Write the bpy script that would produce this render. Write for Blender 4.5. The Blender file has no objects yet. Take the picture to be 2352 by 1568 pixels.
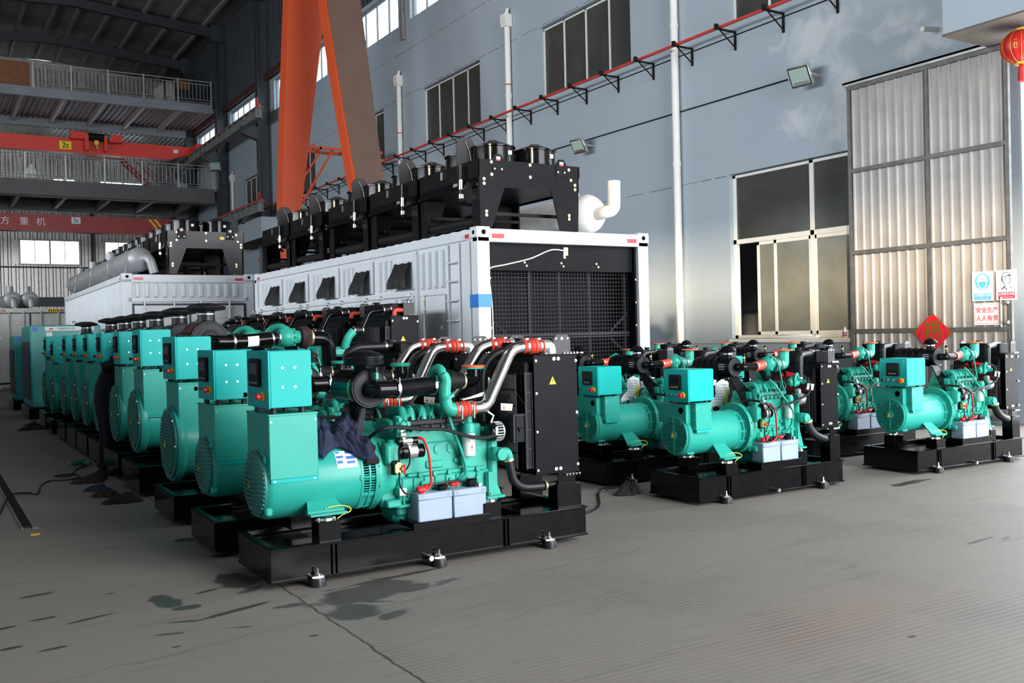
import bpy, math, random
from mathutils import Vector, Matrix
random.seed(7)
S = bpy.context.scene
COL = S.collection
PI = math.pi
R = math.radians

# ------------------------------------------------------------------ materials
MATS = {}
def nt_new(name):
    m = bpy.data.materials.new(name); m.use_nodes = True
    return m, m.node_tree, m.node_tree.nodes['Principled BSDF']
def mat(name, col, rough=0.5, metal=0.0, spec=0.5, noise=0.0, nscale=6.0, bump=0.0, bscale=40.0, coat=0.0, rnoise=0.0):
    m, nt, b = nt_new(name)
    b.inputs['Base Color'].default_value = (*col, 1)
    b.inputs['Roughness'].default_value = rough
    b.inputs['Metallic'].default_value = metal
    b.inputs['Specular IOR Level'].default_value = spec
    b.inputs['Coat Weight'].default_value = coat
    if noise or bump or rnoise:
        tc = nt.nodes.new('ShaderNodeTexCoord')
    if noise or rnoise:
        n = nt.nodes.new('ShaderNodeTexNoise'); n.inputs['Scale'].default_value = nscale; n.inputs['Detail'].default_value = 6
        nt.links.new(tc.outputs['Object'], n.inputs['Vector'])
        if noise:
            r = nt.nodes.new('ShaderNodeValToRGB')
            r.color_ramp.elements[0].position = .3; r.color_ramp.elements[1].position = .7
            r.color_ramp.elements[0].color = (*[c*(1-noise) for c in col], 1)
            r.color_ramp.elements[1].color = (*[min(1, c*(1+noise)) for c in col], 1)
            nt.links.new(n.outputs['Fac'], r.inputs['Fac']); nt.links.new(r.outputs['Color'], b.inputs['Base Color'])
        if rnoise:
            mr = nt.nodes.new('ShaderNodeMapRange'); mr.inputs['To Min'].default_value = max(.03, rough-rnoise); mr.inputs['To Max'].default_value = rough+rnoise
            nt.links.new(n.outputs['Fac'], mr.inputs['Value']); nt.links.new(mr.outputs['Result'], b.inputs['Roughness'])
    if bump:
        n2 = nt.nodes.new('ShaderNodeTexNoise'); n2.inputs['Scale'].default_value = bscale; n2.inputs['Detail'].default_value = 3
        bp = nt.nodes.new('ShaderNodeBump'); bp.inputs['Strength'].default_value = bump; bp.inputs['Distance'].default_value = .01
        nt.links.new(tc.outputs['Object'], n2.inputs['Vector']); nt.links.new(n2.outputs['Fac'], bp.inputs['Height']); nt.links.new(bp.outputs['Normal'], b.inputs['Normal'])
    MATS[name] = m
    return m
mat('teal_panel', (.001, .375, .345), .4, spec=.2, noise=.04, nscale=3)
mat('teal_engine', (.026, .345, .258), .36, spec=.3, noise=.10, nscale=9, bump=.12, bscale=60)
mat('teal_alt', (.022, .33, .262), .34, spec=.3, noise=.05, nscale=4, bump=.05, bscale=90)
mat('teal_dark', (.012, .16, .13), .45, noise=.15, nscale=8)
mat('black_gloss', (.0035, .0035, .0042), .14, spec=.2, noise=.3, nscale=10, rnoise=.05)
mat('black_satin', (.005, .005, .006), .36, spec=.08, noise=.25, nscale=7)
mat('black_matt', (.006, .006, .006), .6, spec=.2, noise=.2)
mat('black_powder', (.02, .02, .023), .5, spec=.2, bump=.1, bscale=300, noise=.08)
mat('grey_powder', (.05, .05, .054), .5, spec=.3, noise=.08)
mat('rubber', (.008, .008, .0095), .42, spec=.35, noise=.2)
mat('void', (.002, .002, .002), .9, spec=.05)
mat('steel', (.72, .69, .65), .2, 1.0, noise=.08, nscale=5, rnoise=.06)
mat('cast_alu', (.62, .62, .62), .38, .85, noise=.1, nscale=20, bump=.15)
mat('zinc', (.75, .74, .70), .28, 1.0)
mat('brass_zinc', (.62, .46, .16), .3, .9, noise=.15, nscale=12)
mat('yellow_zinc', (.72, .62, .35), .35, .8)
mat('red_hose', (.56, .045, .022), .42, noise=.08)
mat('red_cap', (.62, .012, .016), .4, noise=.05)
mat('orange_plate', (.68, .12, .03), .5, noise=.1)
mat('yellow', (.78, .60, .02), .45, noise=.04)
mat('yellow_wire', (.72, .62, .03), .45)
mat('battery', (.27, .34, .43), .55, noise=.05, nscale=4)
mat('battery_dark', (.33, .40, .49), .55)
mat('white', (.78, .79, .80), .45, noise=.03)
mat('paper', (.80, .82, .84), .6, noise=.03)
mat('label_blue', (.04, .14, .55), .45)
mat('screen', (.012, .014, .018), .15)
mat('grey_print', (.25, .26, .27), .5)
mat('lens', (.35, .45, .40), .12, .0, spec=.7)
mat('cloth_navy', (.012, .016, .045), .85, noise=.35, nscale=14, bump=.5, bscale=25)
mat('cloth_rust', (.035, .015, .013), .9, noise=.5, nscale=14, bump=.5, bscale=25)
mat('cloth_dark', (.005, .0055, .010), .9, noise=.3, nscale=10)
mat('cloth_black', (.006, .0055, .006), .9, noise=.4, nscale=10, bump=.5, bscale=25)
mat('skin', (.38, .20, .13), .5, noise=.08)
mat('hair', (.008, .007, .006), .6)
mat('cont_white', (.66, .69, .73), .36, noise=.04, nscale=2, rnoise=.05)
mat('cont_old', (.55, .55, .52), .5, noise=.12, nscale=2.5)
mat('cont_dark', (.02, .03, .06), .5)
mat('blue_stripe', (.01, .19, .62), .4, noise=.03)
mat('refl_red', (.60, .02, .03), .3)
mat('refl_white', (.62, .62, .64), .3)
mat('muffler', (.72, .71, .68), .42, noise=.05)
mat('muffler_grey', (.33, .34, .35), .45, .3, noise=.12, nscale=3)
mat('galv_dark', (.010, .010, .012), .34, .0, spec=.3, noise=.35, nscale=1.6, rnoise=.12)
mat('galv', (.46, .45, .43), .36, .75, noise=.2, nscale=3, rnoise=.1)
mat('orange_crane', (.66, .085, .022), .38, noise=.05, nscale=2)
mat('leg_brown', (.17, .105, .08), .5, noise=.08, nscale=2)
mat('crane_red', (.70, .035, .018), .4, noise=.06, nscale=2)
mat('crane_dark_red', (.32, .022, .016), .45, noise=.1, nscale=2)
mat('dull_red', (.07, .018, .014), .6)
mat('rail_red', (.55, .035, .02), .5, noise=.15, nscale=4)
mat('col_dark', (.035, .042, .052), .45, noise=.15, nscale=2)
mat('roof_steel', (.025, .028, .035), .5, noise=.2, nscale=2)
mat('purlin', (.34, .33, .31), .45, .4, noise=.1)
mat('roof_deck', (.22, .215, .21), .24, .8, noise=.2, nscale=1.5)
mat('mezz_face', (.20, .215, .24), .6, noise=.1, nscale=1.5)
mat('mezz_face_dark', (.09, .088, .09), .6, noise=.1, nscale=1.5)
mat('mezz_deck', (.17, .085, .085), .55, noise=.15, nscale=2)
mat('mezz_joist', (.36, .30, .29), .5, noise=.1)
mat('railing', (.42, .43, .42), .4, .5, noise=.1)
mat('frame_white', (.74, .73, .68), .4, noise=.05)
mat('frame_dark', (.20, .21, .20), .5, noise=.1)
mat('pvc', (.74, .73, .69), .4, noise=.06, nscale=2)
mat('mortar', (.10, .11, .125), .8)
mat('door_sheet', (.39, .37, .35), .5, .1, noise=.13, nscale=1.7, rnoise=.08)
mat('door_frame', (.13, .13, .125), .5, .3, noise=.25, nscale=6)
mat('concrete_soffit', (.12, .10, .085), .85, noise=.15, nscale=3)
mat('annex', (.10, .11, .105), .8, noise=.2, nscale=1)
mat('lantern_red', (.50, .015, .012), .45, noise=.1, nscale=8)
mat('gold', (.72, .42, .05), .4, .3, noise=.1)
mat('fu_red', (.72, .012, .025), .45)
mat('fu_gold', (.30, .17, .025), .4, .5)
mat('sign_blue', (.10, .46, .82), .4)
mat('sign_red', (.78, .06, .11), .4)
mat('sign_navy', (.02, .03, .10), .5)
mat('wood_orange', (.17, .065, .02), .65, noise=.2, nscale=3)
mat('foil', (.6, .6, .62), .25, .9, bump=.9, bscale=14)
mat('spot_green', (.01, .06, .05), .4)
mat('cabin_teal', (.03, .30, .28), .38, noise=.05, nscale=2)
mat('warn_yellow', (.85, .68, .01), .4)

def glass(name, tint, glossw, rough=.03):
    m = bpy.data.materials.new(name); m.use_nodes = True; nt = m.node_tree; nt.nodes.clear()
    o = nt.nodes.new('ShaderNodeOutputMaterial'); mx = nt.nodes.new('ShaderNodeMixShader')
    t = nt.nodes.new('ShaderNodeBsdfTransparent'); t.inputs['Color'].default_value = (*tint, 1)
    g = nt.nodes.new('ShaderNodeBsdfGlossy'); g.inputs['Roughness'].default_value = rough; g.inputs['Color'].default_value = (.9, .95, .92, 1)
    mx.inputs['Fac'].default_value = glossw
    nt.links.new(t.outputs[0], mx.inputs[1]); nt.links.new(g.outputs[0], mx.inputs[2]); nt.links.new(mx.outputs[0], o.inputs['Surface'])
    MATS[name] = m
def dusty_glass(name, col, alpha):
    m = bpy.data.materials.new(name); m.use_nodes = True; nt = m.node_tree; nt.nodes.clear()
    o = nt.nodes.new('ShaderNodeOutputMaterial'); mx = nt.nodes.new('ShaderNodeMixShader')
    t = nt.nodes.new('ShaderNodeBsdfTransparent'); t.inputs['Color'].default_value = (.62, .66, .62, 1)
    p = nt.nodes.new('ShaderNodeBsdfPrincipled'); p.inputs['Base Color'].default_value = (*col, 1); p.inputs['Roughness'].default_value = .12
    tc = nt.nodes.new('ShaderNodeTexCoord'); n = nt.nodes.new('ShaderNodeTexNoise'); n.inputs['Scale'].default_value = 1.6; n.inputs['Detail'].default_value = 7
    mr = nt.nodes.new('ShaderNodeMapRange'); mr.inputs['To Min'].default_value = alpha*.5; mr.inputs['To Max'].default_value = min(1, alpha*1.5)
    nt.links.new(tc.outputs['Object'], n.inputs['Vector']); nt.links.new(n.outputs['Fac'], mr.inputs['Value'])
    nt.links.new(mr.outputs['Result'], mx.inputs['Fac'])
    nt.links.new(t.outputs[0], mx.inputs[1]); nt.links.new(p.outputs[0], mx.inputs[2]); nt.links.new(mx.outputs[0], o.inputs['Surface'])
    MATS[name] = m
glass('glass_clear', (.93, .97, 1.0), .06)
dusty_glass('glass_dusty', (.13, .13, .12), .40)
dusty_glass('glass_film', (.30, .31, .27), .58)

# ------------------------------------------------------------------ mesh builder
class MB:
    def __init__(s, xf=None):
        s.v = []; s.f = []; s.mi = []; s.cm = 0; s.xf = xf; s.cuts = []
    def cut(s): s.cuts.append(len(s.f)); return s
    def m(s, k): s.cm = k; return s
    def add(s, vs, fs):
        b = len(s.v); s.v += [tuple(x) for x in vs]
        for f in fs: s.f.append([b+i for i in f]); s.mi.append(s.cm)
        return s
    def box(s, x0, x1, y0, y1, z0, z1, c=0.0):
        if x0 > x1: x0, x1 = x1, x0
        if y0 > y1: y0, y1 = y1, y0
        if z0 > z1: z0, z1 = z1, z0
        c = min(c, .49*min(x1-x0, y1-y0, z1-z0))
        if c <= 0:
            vs = [(x, y, z) for x in (x0, x1) for y in (y0, y1) for z in (z0, z1)]
            return s.add(vs, [(0,1,3,2),(4,6,7,5),(0,4,5,1),(2,3,7,6),(0,2,6,4),(1,5,7,3)])
        vs = []; idx = {}
        P = ((x0, x1), (y0, y1), (z0, z1))
        for a in (0, 1):
            for b in (0, 1):
                for d in (0, 1):
                    sg = (a, b, d)
                    for ax in range(3):
                        p = []
                        for k in range(3):
                            v = P[k][sg[k]]
                            if k != ax: v += c if sg[k] == 0 else -c
                            p.append(v)
                        idx[(sg, ax)] = len(vs); vs.append(p)
        fs = []
        for ax in range(3):
            o = [k for k in range(3) if k != ax]
            for e in (0, 1):
                q = []
                for (i, j) in ((0,0),(1,0),(1,1),(0,1)):
                    sg = [0,0,0]; sg[ax] = e; sg[o[0]] = i; sg[o[1]] = j
                    q.append(idx[(tuple(sg), ax)])
                if (e == 0) != (ax == 1): q.reverse()
                fs.append(q)
            for (i, j) in ((0,0),(1,0),(1,1),(0,1)):
                a0 = [0,0,0]; a0[o[0]] = i; a0[o[1]] = j; a1 = list(a0); a1[ax] = 1
                q = [idx[(tuple(a0), o[0])], idx[(tuple(a1), o[0])], idx[(tuple(a1), o[1])], idx[(tuple(a0), o[1])]]
                fs.append(q)
        for a in (0, 1):
            for b in (0, 1):
                for d in (0, 1):
                    fs.append([idx[((a,b,d), k)] for k in range(3)])
        return s.add(vs, fs)
    def frame(s, d):
        d = Vector(d).normalized()
        u = Vector((0,0,1)) if abs(d.z) < .9 else Vector((1,0,0))
        a = d.cross(u).normalized(); b = d.cross(a).normalized()
        return a, b
    def cyl(s, p0, p1, r0, r1=None, n=16, caps=True):
        r1 = r0 if r1 is None else r1
        p0 = Vector(p0); p1 = Vector(p1); a, b = s.frame(p1-p0)
        vs = []; fs = []
        for (p, r) in ((p0, r0), (p1, r1)):
            for i in range(n):
                t = 2*PI*i/n; vs.append(p+a*(r*math.cos(t))+b*(r*math.sin(t)))
        for i in range(n): j = (i+1) % n; fs.append((i, j, n+j, n+i))
        if caps: fs.append(tuple(range(n-1, -1, -1))); fs.append(tuple(range(n, 2*n)))
        return s.add(vs, fs)
    def lathe(s, prof, o, axis, n=24, caps=True):
        o = Vector(o); d = Vector(axis).normalized(); a, b = s.frame(d)
        vs = []; fs = []
        for (h, r) in prof:
            for i in range(n):
                t = 2*PI*i/n; vs.append(o+d*h+a*(r*math.cos(t))+b*(r*math.sin(t)))
        for k in range(len(prof)-1):
            for i in range(n): j = (i+1) % n; fs.append((k*n+i, k*n+j, (k+1)*n+j, (k+1)*n+i))
        if caps: fs.append(tuple(range(n-1, -1, -1))); fs.append(tuple(range((len(prof)-1)*n, len(prof)*n)))
        return s.add(vs, fs)
    def tube(s, pts, r, n=10, caps=True, k=0):
        pts = [Vector(p) for p in pts]
        if k: pts = spline(pts, k)
        N = len(pts); rs = r if isinstance(r, (list, tuple)) else [r]*N
        if len(rs) != N: rs = [rs[0]+(rs[-1]-rs[0])*i/(N-1) for i in range(N)]
        a = None; vs = []; fs = []
        for i, p in enumerate(pts):
            d = (pts[min(i+1, N-1)]-pts[max(i-1, 0)])
            if d.length < 1e-9: d = Vector((0,0,1))
            d.normalize()
            if a is None: a, b = s.frame(d)
            else:
                a = (a-d*a.dot(d))
                a = a.normalized() if a.length > 1e-6 else s.frame(d)[0]
                b = d.cross(a)
            for q in range(n):
                t = 2*PI*q/n; vs.append(p+a*(rs[i]*math.cos(t))+b*(rs[i]*math.sin(t)))
        for i in range(N-1):
            for q in range(n): w = (q+1) % n; fs.append((i*n+q, i*n+w, (i+1)*n+w, (i+1)*n+q))
        if caps: fs.append(tuple(range(n-1, -1, -1))); fs.append(tuple(range((N-1)*n, N*n)))
        return s.add(vs, fs)
    def prism(s, poly, axis, a, b):
        def P(u, v, w): return {'x': (w, u, v), 'y': (u, w, v), 'z': (u, v, w)}[axis]
        n = len(poly)
        vs = [P(u, v, a) for u, v in poly]+[P(u, v, b) for u, v in poly]
        fs = [tuple(range(n-1, -1, -1)), tuple(range(n, 2*n))]+[(i, (i+1) % n, n+(i+1) % n, n+i) for i in range(n)]
        return s.add(vs, fs)
    def sph(s, c, r, nu=12, nv=8, sc=(1,1,1)):
        vs = []; fs = []
        for j in range(nv+1):
            ph = PI*j/nv
            for i in range(nu):
                t = 2*PI*i/nu
                vs.append((c[0]+r*sc[0]*math.sin(ph)*math.cos(t), c[1]+r*sc[1]*math.sin(ph)*math.sin(t), c[2]+r*sc[2]*math.cos(ph)))
        for j in range(nv):
            for i in range(nu): k = (i+1) % nu; fs.append((j*nu+i, (j+1)*nu+i, (j+1)*nu+k, j*nu+k))
        return s.add(vs, fs)
    def sheet(s, rows, thick=None):
        # grid of points (list of rows) -> surface
        h = len(rows); w = len(rows[0]); vs = [p for r in rows for p in r]
        fs = [(j*w+i, j*w+i+1, (j+1)*w+i+1, (j+1)*w+i) for j in range(h-1) for i in range(w-1)]
        return s.add(vs, fs)
    def bolts(s, pts, axis, r=.009, h=.012):
        d = Vector(axis)
        for p in pts:
            p = Vector(p); s.cyl(p, p+d*h, r, n=6); s.cyl(p, p+d*h*.35, r*1.7, n=8)
        return s
    def sub(s, faces):
        q = MB(s.xf); mp = {}
        for k in faces:
            f = []
            for i in s.f[k]:
                if i not in mp: mp[i] = len(q.v); q.v.append(s.v[i])
                f.append(mp[i])
            q.f.append(f); q.mi.append(s.mi[k])
        return q
    def each(s, name, mats, parent=None, **kw):
        c = [0]+s.cuts+[len(s.f)]
        return [s.sub(range(a, b)).build(name, mats, parent, **kw) for a, b in zip(c[:-1], c[1:]) if b > a]
    def pieces(s):
        n = len(s.v); pa = list(range(n))
        def fd(i):
            while pa[i] != i: pa[i] = pa[pa[i]]; i = pa[i]
            return i
        for f in s.f:
            a = fd(f[0])
            for i in f[1:]:
                b = fd(i)
                if a != b: pa[b] = a
        isl = {}
        for k, f in enumerate(s.f): isl.setdefault(fd(f[0]), []).append(k)
        L = list(isl.values())
        if len(L) < 2 or len(L) > 150: return [range(len(s.f))]
        bb = []
        for l in L:
            pts = [s.v[i] for k in l for i in s.f[k]]
            lo = [min(q[j] for q in pts) for j in range(3)]; hi = [max(q[j] for q in pts) for j in range(3)]
            bb.append((lo, hi, max(hi[j]-lo[j] for j in range(3))))
        g = list(range(len(L)))
        def fg(i):
            while g[i] != i: g[i] = g[g[i]]; i = g[i]
            return i
        for i in range(len(L)):
            for j in range(i):
                a, b = fg(i), fg(j)
                if a == b: continue
                gap = math.sqrt(sum(max(0, bb[i][0][k]-bb[j][1][k], bb[j][0][k]-bb[i][1][k])**2 for k in range(3)))
                if gap <= max(.02, .5*max(bb[i][2], bb[j][2])): g[b] = a
        out = {}
        for i in range(len(L)): out.setdefault(fg(i), []).extend(L[i])
        return list(out.values())
    def build(s, name, mats, parent=None, smooth=True, ang=38, auto=True, **kw):
        if auto and parent and not name.startswith(('lettering', 'mesh')):
            P = s.pieces()
            if len(P) > 1: return [s.sub(q).build(name, mats, parent, smooth, ang, False, **kw) for q in P][0]
        me = bpy.data.meshes.new(name)
        vs = s.v
        if s.xf:
            sx, ox, sy, oy, sz, oz = s.xf
            vs = [(sx*x+ox, sy*y+oy, sz*z+oz) for x, y, z in vs]
        me.from_pydata([tuple(v) for v in vs], [], s.f)
        if isinstance(mats, str): mats = [mats]
        for k in mats: me.materials.append(MATS[k])
        if len(mats) > 1: me.polygons.foreach_set('material_index', s.mi)
        import bmesh
        bm = bmesh.new(); bm.from_mesh(me)
        bmesh.ops.recalc_face_normals(bm, faces=bm.faces); bm.to_mesh(me); bm.free()
        if smooth:
            me.polygons.foreach_set('use_smooth', [True]*len(me.polygons))
            me.set_sharp_from_angle(angle=R(ang))
        me.update()
        o = bpy.data.objects.new(name, me); COL.objects.link(o)
        if parent: o.parent = parent
        for k, v in kw.items(): o[k] = v
        return o
def spline(pts, k):
    out = []; n = len(pts)
    for i in range(n-1):
        p0 = pts[max(i-1, 0)]; p1 = pts[i]; p2 = pts[i+1]; p3 = pts[min(i+2, n-1)]
        for q in range(k):
            t = q/k
            out.append(.5*((2*p1)+(p2-p0)*t+(2*p0-5*p1+4*p2-p3)*t*t+(3*p1-p0-3*p2+p3)*t**3))
    out.append(pts[-1]); return out
def bend(pts, r, k=5):
    """polyline with rounded corners"""
    pts = [Vector(p) for p in pts]; out = [pts[0]]
    for i in range(1, len(pts)-1):
        p = pts[i]; a = (pts[i-1]-p); b = (pts[i+1]-p)
        q = min(r, a.length*.49, b.length*.49); A = p+a.normalized()*q; B = p+b.normalized()*q
        for j in range(k+1):
            t = j/k; out.append((1-t)**2*A+2*t*(1-t)*p+t*t*B)
    out.append(pts[-1]); return out

# ------------------------------------------------------------------ scene objects
def tag(o, label, cat, group=None):
    o['label'] = label; o['category'] = cat
    if group: o['group'] = group
    return o
def thing(name, label, cat, loc=(0,0,0), rz=0, group=None):
    o = bpy.data.objects.new(name, None); COL.objects.link(o); o.empty_display_size = .2
    o.location = loc; o.rotation_euler = (0, 0, rz)
    return tag(o, label, cat, group)
def struct(o): o['kind'] = 'structure'; return o
def dup(root, loc, label, rz=None, group=None):
    r = root.copy(); COL.objects.link(r); r.location = loc; r['label'] = label
    if rz is not None: r.rotation_euler = (0, 0, rz)
    if group: r['group'] = group
    for ch in list(root.children):
        c = ch.copy(); COL.objects.link(c); c.parent = r
        for g in list(ch.children):
            d = g.copy(); COL.objects.link(d); d.parent = c
    return r
def text(name, body, size, m, loc, rot, parent=None, align='CENTER', sx=1.0, bold=0.0):
    cu = bpy.data.curves.new('t', 'FONT'); cu.body = body; cu.size = size; cu.align_x = align; cu.align_y = 'CENTER'; cu.extrude = .0008; cu.offset = bold
    o = bpy.data.objects.new('t', cu); COL.objects.link(o)
    dg = bpy.context.evaluated_depsgraph_get(); dg.update()
    me = bpy.data.meshes.new_from_object(o.evaluated_get(dg)); me.name = name
    bpy.data.objects.remove(o)
    M = Matrix.Translation(loc) @ rot.to_matrix().to_4x4() @ Matrix.Diagonal((sx, 1, 1, 1))
    me.transform(M); me.materials.clear(); me.materials.append(MATS[m])
    ob = bpy.data.objects.new(name, me); COL.objects.link(ob)
    if parent: ob.parent = parent
    return ob
from mathutils import Euler
FACE_mY = Euler((PI/2, 0, 0))            # reads from -Y side
FACE_mX = Euler((PI/2, 0, -PI/2))        # reads from -X side
# ------------------------------------------------------------------ generating sets
def make_base(t, L, W, z0, z1, feet, stiff, drain=None, fo=.022):
    b = MB()
    for (ya, yb, s) in ((0, .012, 1), (W-.012, W, -1)):
        wy = .022 if s > 0 else W-.034
        b.box(.004, L-.004, wy, wy+.012, z0, z1)
        fy0, fy1 = (0, .07) if s > 0 else (W-.07, W)
        b.box(0, L, fy0, fy1, z1-.013, z1, .002); b.box(0, L, fy0, fy1, z0, z0+.013, .002)
        for x in stiff:
            b.box(x-.022, x-.010, 0.002 if s > 0 else W-.03, .03 if s > 0 else W-.002, z0+.012, z1-.012)
            b.box(x+.010, x+.022, 0.002 if s > 0 else W-.03, .03 if s > 0 else W-.002, z0+.012, z1-.012)
    b.box(0, .012, .03, W-.03, z0, z1); b.box(L-.012, L, .03, W-.03, z0, z1)
    b.box(0, .05, .03, W-.03, z1-.012, z1); b.box(L-.05, L, .03, W-.03, z1-.012, z1)
    b.box(L*.55, L*.55+.07, .06, W-.06, z1-.05, z1-.005); b.box(L*.78, L*.78+.07, .06, W-.06, z1-.05, z1-.005)
    b.build('base_frame', 'black_gloss', t)
    MB().box(.05, L-.05, .07, W-.07, z0+.02, z1-.045, .01).build('fuel_tank', 'black_gloss', t)
    for x in feet:
        for y in (-fo, W+fo):
            f = MB().lathe([(0, .056), (.04, .054), (.058, .048)], (x, y, 0), (0,0,1), 20).build('rubber_foot', 'rubber', t)
            k = MB(); k.box(x-.04, x+.04, min(y, y-.03 if y > .3 else y+.03)-.012, max(y, y-.03 if y > .3 else y+.03)+.012, .058, .066); k.cyl((x, y, .066), (x, y, .082), .016, n=6); k.cyl((x, y, .066), (x, y, .115), .008, n=8)
            k.build('foot_bolt', 'zinc', f)
    if drain:
        k = MB(); k.cyl((drain, .03, z0+.025), (drain, -.03, z0+.02), .014, n=10); k.cyl((drain, -.03, z0+.02), (drain, -.045, z0+.02), .02, n=6)
        k.build('drain_plug', 'zinc', t)

def make_alternator(t, K):
    R0, az, yc, x0, xv, xf = K['R'], K['az'], K['yc'], K['ax0'], K['xv'], K['xf_']
    st = K['alt']
    b = MB()
    o = (0, yc, az)
    if st == 'cap':
        b.lathe([(x0, R0*.86), (x0+.02, R0*.95), (x0+.05, R0), (xv, R0), (xv+.0, R0*.9)], o, (1,0,0), 40)
        for a in (45, 135, 225, 315):
            q = (math.cos(R(a))*R0*.97, math.sin(R(a))*R0*.97)
            b.box(x0-.0, x0+.05, yc+q[0]-.03, yc+q[0]+.03, az+q[1]-.03, az+q[1]+.03, .012)
    elif st == 'louver':
        b.lathe([(x0, R0*.93), (x0+.012, R0), (x0+.06, R0), (x0+.062, R0*1.0), (xv, R0)], o, (1,0,0), 40)
        for a in (60, 120, 240, 300):
            b.box(x0+.05, x0+.14, yc+math.cos(R(a))*R0-.02, yc+math.cos(R(a))*R0+.02, az+math.sin(R(a))*R0*.96-.02, az+math.sin(R(a))*R0*1.0+.012, .008)
    else:
        b.lathe([(x0+.02, R0*1.12), (x0+.06, R0*1.15), (x0+.09, R0*1.12), (x0+.11, R0), (xv, R0)], o, (1,0,0), 40)
    b.box(xv-.02, xv, yc-R0-.006, yc+R0+.006, az-.02, az+.02, .006)
    al = b.build('alternator_housing', 'teal_alt', t)
    # end cover with its louvres
    e = MB(); rc = R0*(.90 if st == 'cap' else .93 if st == 'louver' else 1.07)
    if st == 'cap':
        e.lathe([(x0+.01, rc), (x0-.005, rc), (x0-.03, rc*.8), (x0-.045, rc*.4), (x0-.047, .01)], o, (1,0,0), 36)
        n = 15
        for i in range(n):
            z = -rc*.92+2*rc*.92*i/(n-1); hw = math.sqrt(max(.0001, rc*rc*.97-z*z))
            N = 9
            pts = [(x0-.010-.052*max(0, 1-((z/rc)**2+((-hw+2*hw*j/(N-1))/rc)**2)), yc-hw+2*hw*j/(N-1), az+z) for j in range(N)]
            e.tube(pts, .0075, 6)
    elif st == 'louver':
        e.m(1).lathe([(x0-.002, rc*.98), (x0, .01)], o, (1,0,0), 30)
        e.m(0); e.lathe([(x0-.016, rc*.93), (x0-.016, rc), (x0, rc), (x0, rc*.93)], o, (1,0,0), 36, caps=False)
        n = 21
        for i in range(n):
            z = -rc*.93+2*rc*.93*i/(n-1); hw = math.sqrt(max(0, (rc*.95)**2-z*z))
            if i % 1 == 0: e.box(x0-.018, x0-.004, yc-hw, yc+hw, az+z-.0052, az+z+.0052)
        e.box(x0-.022, x0-.002, yc-.006, yc+.006, az-rc*.93, az+rc*.93)
        e.lathe([(x0-.024, .01), (x0-.024, rc*.24), (x0-.01, rc*.26)], o, (1,0,0), 20)
        e.m(2).bolts([(x0-.016, yc+sy*rc*.55, az+sz*rc*.6) for sy in (-1, 1) for sz in (-1, 1)], (-1,0,0), .006, .008)
    else:
        e.lathe([(x0+.02, rc), (x0+.0, rc), (x0-.004, .01)], o, (1,0,0), 40)
        n = 19
        for i in range(n):
            z = -rc*.8+2*rc*.8*i/(n-1); hw = math.sqrt(max(0, (rc*.86)**2-z*z))
            e.box(x0-.016, x0, yc-hw, yc+hw, az+z-.007, az+z+.007)
        e.m(2).bolts([(x0+.0, yc+math.cos(R(a))*rc*.95, az+math.sin(R(a))*rc*.95) for a in range(0, 360, 45)], (-1,0,0), .009, .012)
    ec = e.build('end_cover', ['teal_dark' if st != 'louver' else 'teal_alt', 'void', 'zinc'], t)
    w = MB(); xx = x0-(.048 if st == 'cap' else .026); sz = .03 if st != 'louver' else .026
    w.prism([(yc-sz, az-sz*.8), (yc+sz, az-sz*.8), (yc, az+sz)], 'x', xx-.001, xx-.003)
    w.build('warning_label', 'warn_yellow', ec)
    # vent ring
    g = MB(); g.m(1).lathe([(xv, R0*.93), (xf, R0*.93)], o, (1,0,0), 36)
    g.m(0)
    for (h0, h1) in ((xv-.004, xv+.012), (xf-.016, xf+.002), ((xv+xf)/2-.006, (xv+xf)/2+.006)):
        g.lathe([(h0, R0*.96), (h0, R0*1.015), (h1, R0*1.015), (h1, R0*.96)], o, (1,0,0), 40, caps=False)
    n = 84
    for i in range(n):
        a = 2*PI*i/n
        p = Vector((0, math.cos(a), math.sin(a)))*R0*.985
        g.cyl((xv, yc+p.y, az+p.z), (xf, yc+p.y, az+p.z), (.0045 if i % 7 else .010)*R0/.252, n=5)
    g.build('vent_grille', ['teal_alt', 'void'], t)
    # feet of the alternator with cushion mounts on black blocks
    mx = K['mx']; bz = K['bz1']
    mt = K['mt']
    for s in (-1, 1):
        f = MB(); y1 = yc+s*(K['W']/2-.05); yA, zA = yc+s*R0*.80, az-R0*.52
        ym = yc+s*(K['W']/2-.10); hw = .13 if K['alt'] != 'louver' else .10
        vs = []
        for dz in (0, .012): vs += [(mx-hw*.75, yA, zA+dz), (mx+hw*.75, yA, zA+dz), (mx+hw, y1-s*.03, mt+.004+dz), (mx-hw, y1-s*.03, mt+.004+dz)]
        f.add(vs, [(0,1,2,3), (7,6,5,4), (0,4,5,1), (1,5,6,2), (2,6,7,3), (3,7,4,0)])
        f.box(mx-hw, mx+hw, min(ym, y1)-.03, max(ym, y1)+.0, mt-.010, mt+.006, .002)
        f.box(mx-hw*.7, mx+hw*.7, min(yc+s*R0*.55, yA), max(yc+s*R0*.55, yA)+.01, az-R0*.90, zA+.02)
        f.build('mounting_foot', 'teal_alt', t)
    for s in (-1, 1):
        y = yc+s*(K['W']/2-.10)
        k = MB(); k.box(mx-.075, mx+.085, y-.07, y+.07, bz-.01, mt-.05, .004)
        bl = k.build('mount_block', 'black_gloss', t)
        c = MB(); c.lathe([(mt-.05, .052), (mt-.035, .050), (mt-.016, .030), (mt-.012, .03)], (mx, y, 0), (0,0,1), 18)
        c.cyl((mx, y, mt), (mx, y, mt+.03), .011, n=6)
        c.bolts([(mx-.058, y, mt-.05), (mx+.062, y, mt-.05)], (0,0,1), .008, .016)
        c.build('cushion_mount', 'zinc', bl)

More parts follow.
